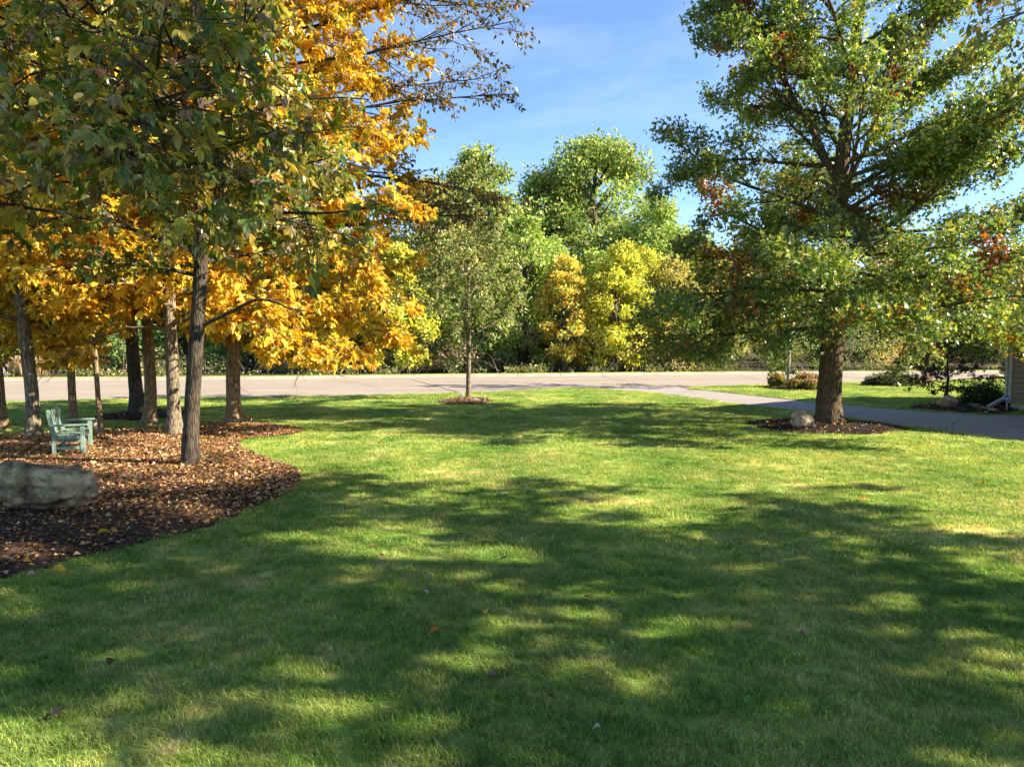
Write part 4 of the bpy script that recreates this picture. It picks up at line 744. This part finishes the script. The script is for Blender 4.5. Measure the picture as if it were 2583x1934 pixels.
# ------------------------------------------------------------------ the bench
def bench():
    L, Dp = 1.22, .50; nb, nf, ff, fb = G(134.5, 1153), G(206.5, 1149), G(223, 1131), G(156, 1135); c = (nb + nf + ff + fb) / 4; fx = unit((nf - nb) + (ff - fb)); c = c + [.17, -.20, 0]; root = empty('garden_bench', (c[0], c[1], .06), 'pale green slatted garden bench standing in the mulch bed', 'bench', None, math.atan2(fx[1], fx[0]))
    def part(name, lo, hi, mat='bench', rot=None, org=None, parent=root, bev=.006):
        m = MB(); m.box(lo, hi, rot, org); o = m.build(name, M[mat], parent); b_ = o.modifiers.new('edge', 'BEVEL'); b_.width = bev; b_.segments = 2; return o
    for s in (-1, 1):                                            # local x: to the front; y: along the bench
        y0 = s * (L / 2 - .035)
        m = MB(); prof = [(-Dp / 2 - .035, 0), (-Dp / 2 + .035, 0), (-Dp / 2 + .035, .42), (-Dp / 2 - .045, .90), (-Dp / 2 - .065, .94), (-Dp / 2 - .095, .945), (-Dp / 2 - .115, .92), (-Dp / 2 - .115, .88), (-Dp / 2 - .035, .42)]; k = len(prof)
        v = [(x, y0 - .03, z) for x, z in prof] + [(x, y0 + .03, z) for x, z in prof]; m.add(v, [[i, (i + 1) % k, (i + 1) % k + k, i + k] for i in range(k)]); m.add(v, [list(range(k))]); m.add(v, [list(range(k, 2 * k))[::-1]]); m.build('back_leg', M['bench'], root)
        part('front_leg', (Dp / 2 - .045, y0 - .035, 0), (Dp / 2 + .035, y0 + .035, .60)); part('armrest', (-Dp / 2 - .06, y0 - .055, .602), (Dp / 2 + .09, y0 + .055, .635)); part('side_stretcher', (-Dp / 2 + .037, y0 - .018, .13), (Dp / 2 - .047, y0 + .018, .19)); part('side_rail', (-Dp / 2 + .037, y0 - .02, .33), (Dp / 2 - .047, y0 + .02, .405))
        for z in (.36, .50): part('bolt', (Dp / 2 - .012, y0 + s * .0355, z), (Dp / 2 + .006, y0 + s * .040, z + .016), 'screw', bev=.002)
    part('front_apron', (Dp / 2 - .030, -L / 2 + .075, .33), (Dp / 2 + .010, L / 2 - .075, .405)); part('back_apron', (-Dp / 2 - .015, -L / 2 + .075, .33), (-Dp / 2 + .015, L / 2 - .075, .405))
    for i in range(6): x0 = -Dp / 2 + .045 + i * .079; part('seat_slat', (x0, -L / 2 + .075, .408), (x0 + .068, L / 2 - .075, .430))
    a = math.radians(9.5); rot = ((math.cos(a), 0, -math.sin(a)), (0, 1, 0), (math.sin(a), 0, math.cos(a))); org = (-Dp / 2 - .005, 0, .44)
    part('top_rail', (-.018, -L / 2 + .072, .40), (.018, L / 2 - .072, .485), 'bench', rot, org); part('bottom_rail', (-.018, -L / 2 + .072, .0), (.018, L / 2 - .072, .05), 'bench', rot, org)
    for i in range(11): y = -L / 2 + .105 + i * .0945; part('back_slat', (-.009, y - .02, .051), (.011, y + .062, .399), 'bench', rot, org, root, .003)
    m = MB(); v, f = leaf_template(5, .30, .8, .4); m.add(v * .09, f, (.7, .3, .1), True); o = m.build('fallen_leaf', M['leaf'], None, (0, 0, 0), True); o.location = (c[0] + .12, c[1] + .1, .06 + .445); o.rotation_euler = (.2, .2, 1.0); tag(o, 'orange leaf lying on the seat of the green bench', 'fallen leaf', 'fallen leaves on the lawn')
bench()

# ------------------------------------------------------------------ squirrel
def squirrel():
    p = G(631, 1065); root = empty('squirrel', (p[0], p[1], .0), 'small red-brown squirrel sitting upright beside the flared hickory trunk', 'squirrel')
    J = [((0, 0, .045), .043), ((.005, 0, .085), .042), ((.022, 0, .125), .032), ((.038, 0, .155), .020), ((.05, 0, .178), .024), ((.075, 0, .172), .014), ((.088, 0, .166), .007), ((.03, .035, .03), .022), ((.055, .04, .012), .012), ((.03, -.035, .03), .022), ((.055, -.04, .012), .012), ((.045, .022, .105), .010), ((.068, .010, .115), .007), ((.045, -.022, .105), .010), ((.068, -.010, .115), .007), ((.044, .014, .202), .006), ((.044, -.014, .202), .006), ((-.04, 0, .03), .015), ((-.075, 0, .05), .022), ((-.08, 0, .10), .026), ((-.065, 0, .14), .022), ((-.085, 0, .17), .012)]
    E = [(0, 1), (1, 2), (2, 3), (3, 4), (4, 5), (5, 6), (0, 7), (7, 8), (0, 9), (9, 10), (2, 11), (11, 12), (2, 13), (13, 14), (4, 15), (4, 16), (0, 17), (17, 18), (18, 19), (19, 20), (20, 21)]
    me = bpy.data.meshes.new('body'); me.from_pydata([j[0] for j in J], E, []); o = bpy.data.objects.new('body', me); COL.objects.link(o); o.parent = root; me.materials.append(M['fur']); sk = o.modifiers.new('skin', 'SKIN'); sk.use_smooth_shade = True
    for k, (q, rr) in enumerate(J): me.skin_vertices[0].data[k].radius = (rr, rr); me.skin_vertices[0].data[k].use_root = (k == 0)
    o.modifiers.new('smooth', 'SUBSURF').levels = 1
    def ball(name, c, rad, mat):
        bm = bmesh.new(); bmesh.ops.create_icosphere(bm, subdivisions=2, radius=1); bmesh.ops.scale(bm, vec=rad, verts=bm.verts); bmesh.ops.translate(bm, vec=c, verts=bm.verts); m_ = bpy.data.meshes.new(name); bm.to_mesh(m_); bm.free(); m_.materials.append(M[mat]); q = bpy.data.objects.new(name, m_); COL.objects.link(q); q.parent = root
    ball('chest_patch', (.042, 0, .105), (.015, .018, .032), 'fur_white'); ball('throat_patch', (.062, 0, .158), (.012, .012, .010), 'fur_white'); ball('eye', (.066, -.018, .183), (.004, .003, .004), 'seal'); ball('eye', (.066, .018, .183), (.004, .003, .004), 'seal')
squirrel()

# ------------------------------------------------------------------ round marker, security sign
def lathe_disc(name, loc, rad, th, mat, parent, nrm_y=True, off=0.0):
    m = MB(); a = np.linspace(0, 2 * math.pi, 24, endpoint=False); v = [(rad * math.cos(t), off - th / 2, rad * math.sin(t)) for t in a] + [(rad * math.cos(t), off + th / 2, rad * math.sin(t)) for t in a]; m.add(v, [[i, (i + 1) % 24, (i + 1) % 24 + 24, i + 24] for i in range(24)]); m.add(v, [list(range(24))]); m.add(v, [list(range(24, 48))]); o = m.build(name, M[mat], parent); o.location = loc; return o
p = G(1165, 1004); root = empty('round_marker', (p[0], p[1], 0), 'small round white marker disc with a red centre left of the young tree', 'marker')
m = MB(); m.tube([(0, 0, -.02), (0, 0, .12)], .012, 8); m.build('stake', M['white'], root); lathe_disc('disc', (0, 0, .15), .085, .018, 'white', root); lathe_disc('ring', (0, 0, .15), .055, .004, 'stone_grey', root, True, -.0115); lathe_disc('inner_disc', (0, 0, .15), .043, .004, 'white', root, True, -.0140); lathe_disc('red_centre', (0, 0, .15), .018, .004, 'red', root, True, -.0165)
p = G(2539, 1037); root = empty('security_sign', (p[0], p[1], .0), 'blue eight-sided security sign on a pale stake by the house corner', 'sign')
m = MB(); m.box((-.012, -.008, -.05), (.012, .008, .40)); m.build('stake', M['wood_post'], root)
m = MB(); a = np.linspace(0, 2 * math.pi, 8, endpoint=False) + math.pi / 8; v = [(.085 * math.cos(t), -.022, .43 + .135 * math.sin(t)) for t in a] + [(.085 * math.cos(t), -.010, .43 + .135 * math.sin(t)) for t in a]; m.add(v, [[i, (i + 1) % 8, (i + 1) % 8 + 8, i + 8] for i in range(8)]); m.add(v, [list(range(8))]); m.add(v, [list(range(8, 16))]); pl = m.build('sign_plate', M['blue'], root)
fc = bpy.data.curves.new('lettering', 'FONT'); fc.body = 'ADT'; fc.size = .078; fc.align_x = 'CENTER'; fc.align_y = 'CENTER'; fc.extrude = .001; fc.materials.append(M['white']); t = bpy.data.objects.new('lettering', fc); me_ = t.to_mesh().copy(); t.to_mesh_clear(); bpy.data.objects.remove(t); t = bpy.data.objects.new('lettering', me_); COL.objects.link(t); t.parent = pl; t.location = (0, -.0245, .43); t.rotation_euler = (math.pi / 2, 0, 0)
root.rotation_euler = (0, 0, -.62)

# ------------------------------------------------------------------ the house at the right edge
def house():
    X, YF, YN, EV = 17.42, 24.35, 12.5, 2.75; root = empty('house', (X, YF, 0), 'brown lap-sided house corner with beige trim at the right edge', 'house')
    L = lambda v: (v[0] - X, v[1] - YF, v[2])
    def bx(name, lo, hi, mat, parent=root): m = MB(); m.box(L(lo), L(hi)); return m.build(name, M[mat], parent)
    bx('foundation', (X + .03, YN, -.1), (X + 7.0, YF - .02, .22), 'found'); wall = bx('wall', (X + .02, YN, .22), (X + 7.0, YF - .02, EV), 'siding')
    n = 14; ex = (EV - .24) / n
    base = MB(); base.add([(0, YN + .0 - YF, 0), (0, -.13, 0), (.018, -.13, ex + .01), (.018, YN - YF, ex + .01), (-.034, YN - YF, 0.0), (-.034, -.13, 0.0)], [[4, 5, 2, 3], [4, 0, 1, 5]]); me = base.mesh('siding_board', M['siding'])
    for k in range(n): o = bpy.data.objects.new('siding_board', me); COL.objects.link(o); o.parent = wall; o.location = (0, 0, .23 + k * ex)
    bx('corner_trim', (X - .055, YF - .13, .20), (X + .0, YF + .02, EV), 'trim'); bx('corner_trim', (X + .001, YF - .018, .20), (X + .12, YF + .02, EV), 'trim')
    ds = empty('downspout', (0, 0, 0)); ds.parent = root; m = MB(); m.box((-.11, .035, .42), (-.04, .11, EV - .1)); m.build('pipe', M['gutter'], ds)
    m = MB(); e = P(2492, 1030.0, 23.9); a0 = np.array([-.075, .07, .44]); a1 = np.array([-.16, .05, .35]); a2 = np.array(L((e[0], e[1], .10))); t = unit(a2 - a1); s_ = unit(np.cross(t, [0, 0, 1])); u = np.cross(s_, t)
    ring = lambda c, k=1.0: [c + s_ * i * .04 * k + u * j * .05 * k for i, j in ((-1, -1), (1, -1), (1, 1), (-1, 1))]; v = ring(a0) + ring(a1) + ring(a2); m.add(v, [[q + i, q + (i + 1) % 4, q + (i + 1) % 4 + 4, q + i + 4] for q in (0, 4) for i in range(4)]); m.add(v, [[8, 9, 10, 11]]); m.build('extension', M['gutter'], ds)
    bx('soffit', (X - .45, YN - .4, EV), (X + 7.0, YF + .45, EV + .04), 'trim'); bx('fascia', (X - .48, YN - .42, EV - .02), (X - .45, YF + .47, EV + .17), 'trim'); bx('fascia', (X - .448, YF + .45, EV - .02), (X + 7.0, YF + .48, EV + .17), 'trim')
    # low hipped roof of the wing and the tall gabled main block behind it
    m = MB(); e = EV + .17; v = [L(q) for q in [(X - .5, YN - .45, e), (X - .5, YF + .5, e), (X + 7, YF + .5, e), (X + 7, YN - .45, e), (X + 4.5, YN + 4, e + 2.4), (X + 4.5, YF - 4.5, e + 2.4), (X + 7, YF - 4.5, e + 2.4), (X + 7, YN + 4, e + 2.4)]]; m.add(v, [[0, 1, 5, 4], [1, 2, 6, 5], [3, 0, 4, 7], [4, 5, 6, 7]]); m.add(v, [[0, 3, 2, 1]]); m.build('wing_roof', M['roof'], root)
    XM, y0, y1, yr, ze, zr = 22.8, 14.4, 27.0, 21.4, 5.9, 9.9
    m = MB(); v = [L(q) for q in [(XM, y0, -.1), (XM, y1, -.1), (XM, y1, ze), (XM, yr, zr - .15), (XM, y0, ze), (XM + 12, y0, -.1), (XM + 12, y1, -.1), (XM + 12, y1, ze), (XM + 12, yr, zr - .15), (XM + 12, y0, ze)]]; m.add(v, [[0, 1, 2, 3, 4], [9, 8, 7, 6, 5]]); m.add(v, [[0, 4, 9, 5], [1, 6, 7, 2]]); mw = m.build('main_wall', M['siding'], root)
    for yy in (19.0, 26.5): f = bx('window', (XM - .05, yy - .6, 3.6), (XM - .004, yy + .6, 5.0), 'trim'); bx('pane', (XM - .06, yy - .5, 3.7), (XM - .052, yy + .5, 4.9), 'glass', f)
    m = MB()
    for (ya, za) in ((y0 - .5, ze - .2), (y1 + .5, ze - .25)):
        v = [L(q) for q in [(XM - .45, yr, zr), (XM + 12.4, yr, zr), (XM + 12.4, ya, za), (XM - .45, ya, za), (XM - .45, yr, zr + .12), (XM + 12.4, yr, zr + .12), (XM + 12.4, ya, za + .12), (XM - .45, ya, za + .12)]]; m.add(v, [[0, 1, 2, 3], [4, 7, 6, 5], [0, 3, 7, 4], [1, 5, 6, 2], [3, 2, 6, 7]])
    m.build('main_roof', M['roof'], root)
house()

# ------------------------------------------------------------------ shrubs, perennials, dry grass
def leafy(name, label, cat, c, size, n, leaf, pal, seed, group=None, spiky=False, mat='leaf'):
    r = np.random.RandomState(seed); c = np.array(c, float); m = MB(); d = randdir(r, n); d[:, 2] = np.abs(d[:, 2]); q = r.uniform(.25, 1, n) ** .4; nz = 1 + .14 * np.sin(d[:, 0] * 5 + seed) * np.cos(d[:, 1] * 6) + r.normal(0, .04, n); pos = c + d * (q * nz)[:, None] * np.array(size)
    ax = unit(d * 1.2 + randdir(r, n) * .6) if spiky else randdir(r, n); put(m, KITE, pos, frames(ax, unit(d + randdir(r, n) * .7)), leaf * np.exp(r.normal(0, .25, n)), pick(r, pal, n, .22)); root = empty(name, c, label, cat, group); o = m.build('foliage', M[mat], root, c, True); o['kind'] = 'stuff'
    w = MB()
    for k in range(14): e = c + randdir(r, 1)[0] * np.array(size) * .8; e[2] = abs(e[2] - c[2]) + c[2] + .05; w.tube(np.array([c, (c + e) / 2 + [0, 0, .05], e]), [.02, .012, .005], 4, cap=False)
    w.build('stems', M['bark_far'], root, c); return root
q = G(2520, 1026); leafy('clipped_shrub', 'low rounded dark green shrub beside the downspout', 'shrub', (q[0] - .15, q[1] + .55, .0), (.98, .55, .88), 7000, .06, [(4, (0.03, 0.055, 0.015)), (2, (0.05, 0.08, 0.02)), (1, (0.16, 0.18, 0.03))], 201)
q = G(2262, 974); leafy('spreading_juniper', 'low spreading grey-green juniper on the island lawn', 'shrub', (q[0], q[1] + .6, 0), (1.35, .8, .62), 5000, .11, [(4, (0.10, 0.13, 0.07)), (3, (0.15, 0.17, 0.10)), (1, (0.2, 0.2, 0.12))], 202, None, True)
q = G(2578, 945); leafy('dark_shrub', 'dark purple shrub partly hidden by the house corner', 'shrub', (q[0] + .5, q[1] + 1, 0), (1.2, 1.0, 1.6), 3000, .12, [(3, (0.05, 0.04, 0.035)), (2, (0.05, 0.07, 0.03))], 203)
def perennial(px, py, h, sp, label, seed, flower=True):
    r = np.random.RandomState(seed); c = G(px, py); root = empty('flowering_perennial', (c[0], c[1], .03), label, 'plant', 'perennials in the bed behind the oak'); m = MB(); n = 420
    a = r.uniform(0, 6.28, n); tilt = r.uniform(.05, .9, n); d = unit(np.c_[np.cos(a) * tilt, np.sin(a) * tilt, np.ones(n)]); put(m, (KITE[0] * [.28, 1, 1], KITE[1]), np.c_[r.normal(0, sp * .35, n), r.normal(0, sp * .3, n), np.zeros(n)], frames(d, randdir(r, n)), h * .62 * np.exp(r.normal(0, .25, n)), pick(r, [(3, (0.20, 0.24, 0.04)), (2, (0.30, 0.29, 0.05)), (1, (0.10, 0.15, 0.03))], n)); m.build('leaves', M['leaf'], root, (0, 0, 0), True)
    m = MB(); n = 190; a = r.uniform(0, 6.28, n); tilt = r.uniform(.0, .6, n); d = unit(np.c_[np.cos(a) * tilt, np.sin(a) * tilt, np.ones(n)]); b = np.c_[r.normal(0, sp * .3, n), r.normal(0, sp * .3, n), np.zeros(n)]; tip = b + d * (h * r.uniform(.7, 1.1, n))[:, None]
    for p0, p1 in zip(b[::2], tip[::2]): m.tube(np.array([p0, p1]), [.006, .003], 3, (.35, .26, .15), False)
    put(m, KITE, tip - d * .1, frames(d, randdir(r, n)), np.full(n, .13), pick(r, [(3, (0.42, 0.25, 0.17)), (2, (0.50, 0.36, 0.24)), (1, (0.30, 0.18, 0.10))], n)); m.build('seed_heads', M['leaf'], root, (0, 0, 0), True)
for i, (x, y, h, sp, lab) in enumerate([(1958, 977, .68, .42, 'perennial clump left of the thin pale trunk'), (2005, 982, .50, .32, 'low yellow-green perennial just right of the thin pale trunk'), (2028, 976, .72, .42, 'tall tan seed-headed perennial in the middle of the flower bed'), (2045, 983, .5, .38, 'lime perennial clump at the front of the flower bed'), (2068, 977, .62, .42, 'tan perennial clump against the oak trunk')]): perennial(x, y, h, sp, lab, 210 + i)
def dry_grass(px, py, h, label, seed):
    r = np.random.RandomState(seed); c = G(px, py); root = empty('ornamental_grass', (c[0], c[1], 0), label, 'ornamental grass', 'tall dry grass across the road'); n = 520; a = r.uniform(0, 6.28, n); tilt = np.abs(r.normal(0, .12, n)); d = unit(np.c_[np.cos(a) * tilt, np.sin(a) * tilt, np.ones(n)]); b = np.c_[r.normal(0, .22, n), r.normal(0, .2, n), np.zeros(n)]
    m = MB(); put(m, (KITE[0] * [.06, 1, .3], KITE[1]), b, frames(d, randdir(r, n)), h * r.uniform(.6, 1.0, n), pick(r, [(3, (0.55, 0.42, 0.24)), (2, (0.62, 0.48, 0.30)), (1, (0.45, 0.30, 0.16))], n)); m.build('stalks', M['leaf'], root, (0, 0, 0), True)
    m = MB(); put(m, (KITE[0] * [.4, 1, 1], KITE[1]), (b + d * h * .85)[:160], frames(d[:160], randdir(r, 160)), np.full(160, .24), pick(r, [(2, (0.55, 0.40, 0.28)), (1, (0.5, 0.32, 0.24))], 160)); m.build('plumes', M['leaf'], root, (0, 0, 0), True)
for i, (x, lab) in enumerate([(44, 'dry straw-coloured grass clump next to the cream cabinet'), (70, 'middle dry straw-coloured grass clump across the road'), (102, 'rightmost dry straw-coloured grass clump with reddish plumes')]): dry_grass(x, 949, 1.35 - .06 * i, lab, 230 + i)
p = G(6, 946); root = empty('utility_cabinet', (p[0], p[1] + .4, 0), 'cream cabinet with tan cap at the left edge across the road', 'cabinet'); m = MB(); m.box((-.75, -.3, 0), (.6, .4, .92)); m.build('body', M['cream'], root); m = MB(); m.box((-.80, -.36, .925), (.65, .46, .985)); m.build('cap', M['siding'], root); m = MB(); m.box((-.05, -.312, .1), (.5, -.303, .84)); m.build('door', M['white'], root)
# brick mailbox pillar seen through the maple
p = G(2346, 957); root = empty('mailbox_pillar', (p[0], p[1] + .3, 0), 'brick mailbox pillar at the road behind the low purple-brown maple', 'pillar'); me = MB().box((-.095, -.045, 0), (.095, .045, .058)).mesh('brick', M['brick']); m = MB(); m.box((-.195, -.195, -.1), (.195, .195, 1.30)); core = m.build('mortar_core', M['concrete'], root)
for k in range(20):
    for (x, y, rz) in ((-.1, -.205, 0), (.1, -.205, 0), (-.205, -.1, math.pi / 2), (-.205, .1, math.pi / 2)):
        o = bpy.data.objects.new('brick', me); COL.objects.link(o); o.parent = core; o.location = (x + (.04 if k % 2 and rz == 0 else 0) * .3, y, .0 + k * .064); o.rotation_euler = (0, 0, rz)
m = MB(); m.box((-.26, -.26, 1.302), (.26, .26, 1.37)); m.build('cap', M['concrete'], root)
# far house glimpsed under the oak
p = P(2225, HY, 88); root = empty('far_house', (p[0], p[1], -.1), 'far brick house glimpsed under the oak with white-framed windows', 'house'); m = MB(); m.box((-5, 0, 0), (6, 8, 4.8)); wl_ = m.build('wall', M['brick'], root)
m = MB(); v = [(-5.5, -.5, 4.8), (6.5, -.5, 4.8), (6.5, 8.5, 4.8), (-5.5, 8.5, 4.8), (-2, 4, 8), (3, 4, 8)]; m.add(v, [[0, 1, 5, 4], [2, 3, 4, 5]]); m.add(v, [[1, 2, 5], [3, 0, 4]]); m.build('roof', M['roof'], root)
for x in (-3.2, -.6, 2.0, 4.4):
    for z in (.9, 3.0): m = MB(); m.box((x - .6, -.06, z), (x + .6, -.004, z + 1.3)); f = m.build('window', M['white'], root); m = MB(); m.box((x - .48, -.075, z + .12), (x + .48, -.065, z + 1.18)); m.build('pane', M['glass'], f)
# dark landscape rocks at the road edge, far right
for i, (x, y, s_, lab) in enumerate([(2512, 955, .9, 'dark landscape rock at the road edge nearest the maple'), (2540, 955, 1.1, 'dark landscape rock at the road edge nearest the house corner')]): q = G(x, y); rock('landscape_rock', lab, (q[0], q[1], 0), (s_, .6, .38), 250 + i, 'boulder', .14, 3, 'landscape rocks at the road edge')
if False: print('leaves as parts', LEAF_COUNT[0], 'oak', n_oak, 'near', n_near, 'tris', sum(sum(p.loop_total - 2 for p in []) for _ in [0]), 'polys', sum(len(m_.polygons) for m_ in bpy.data.meshes))
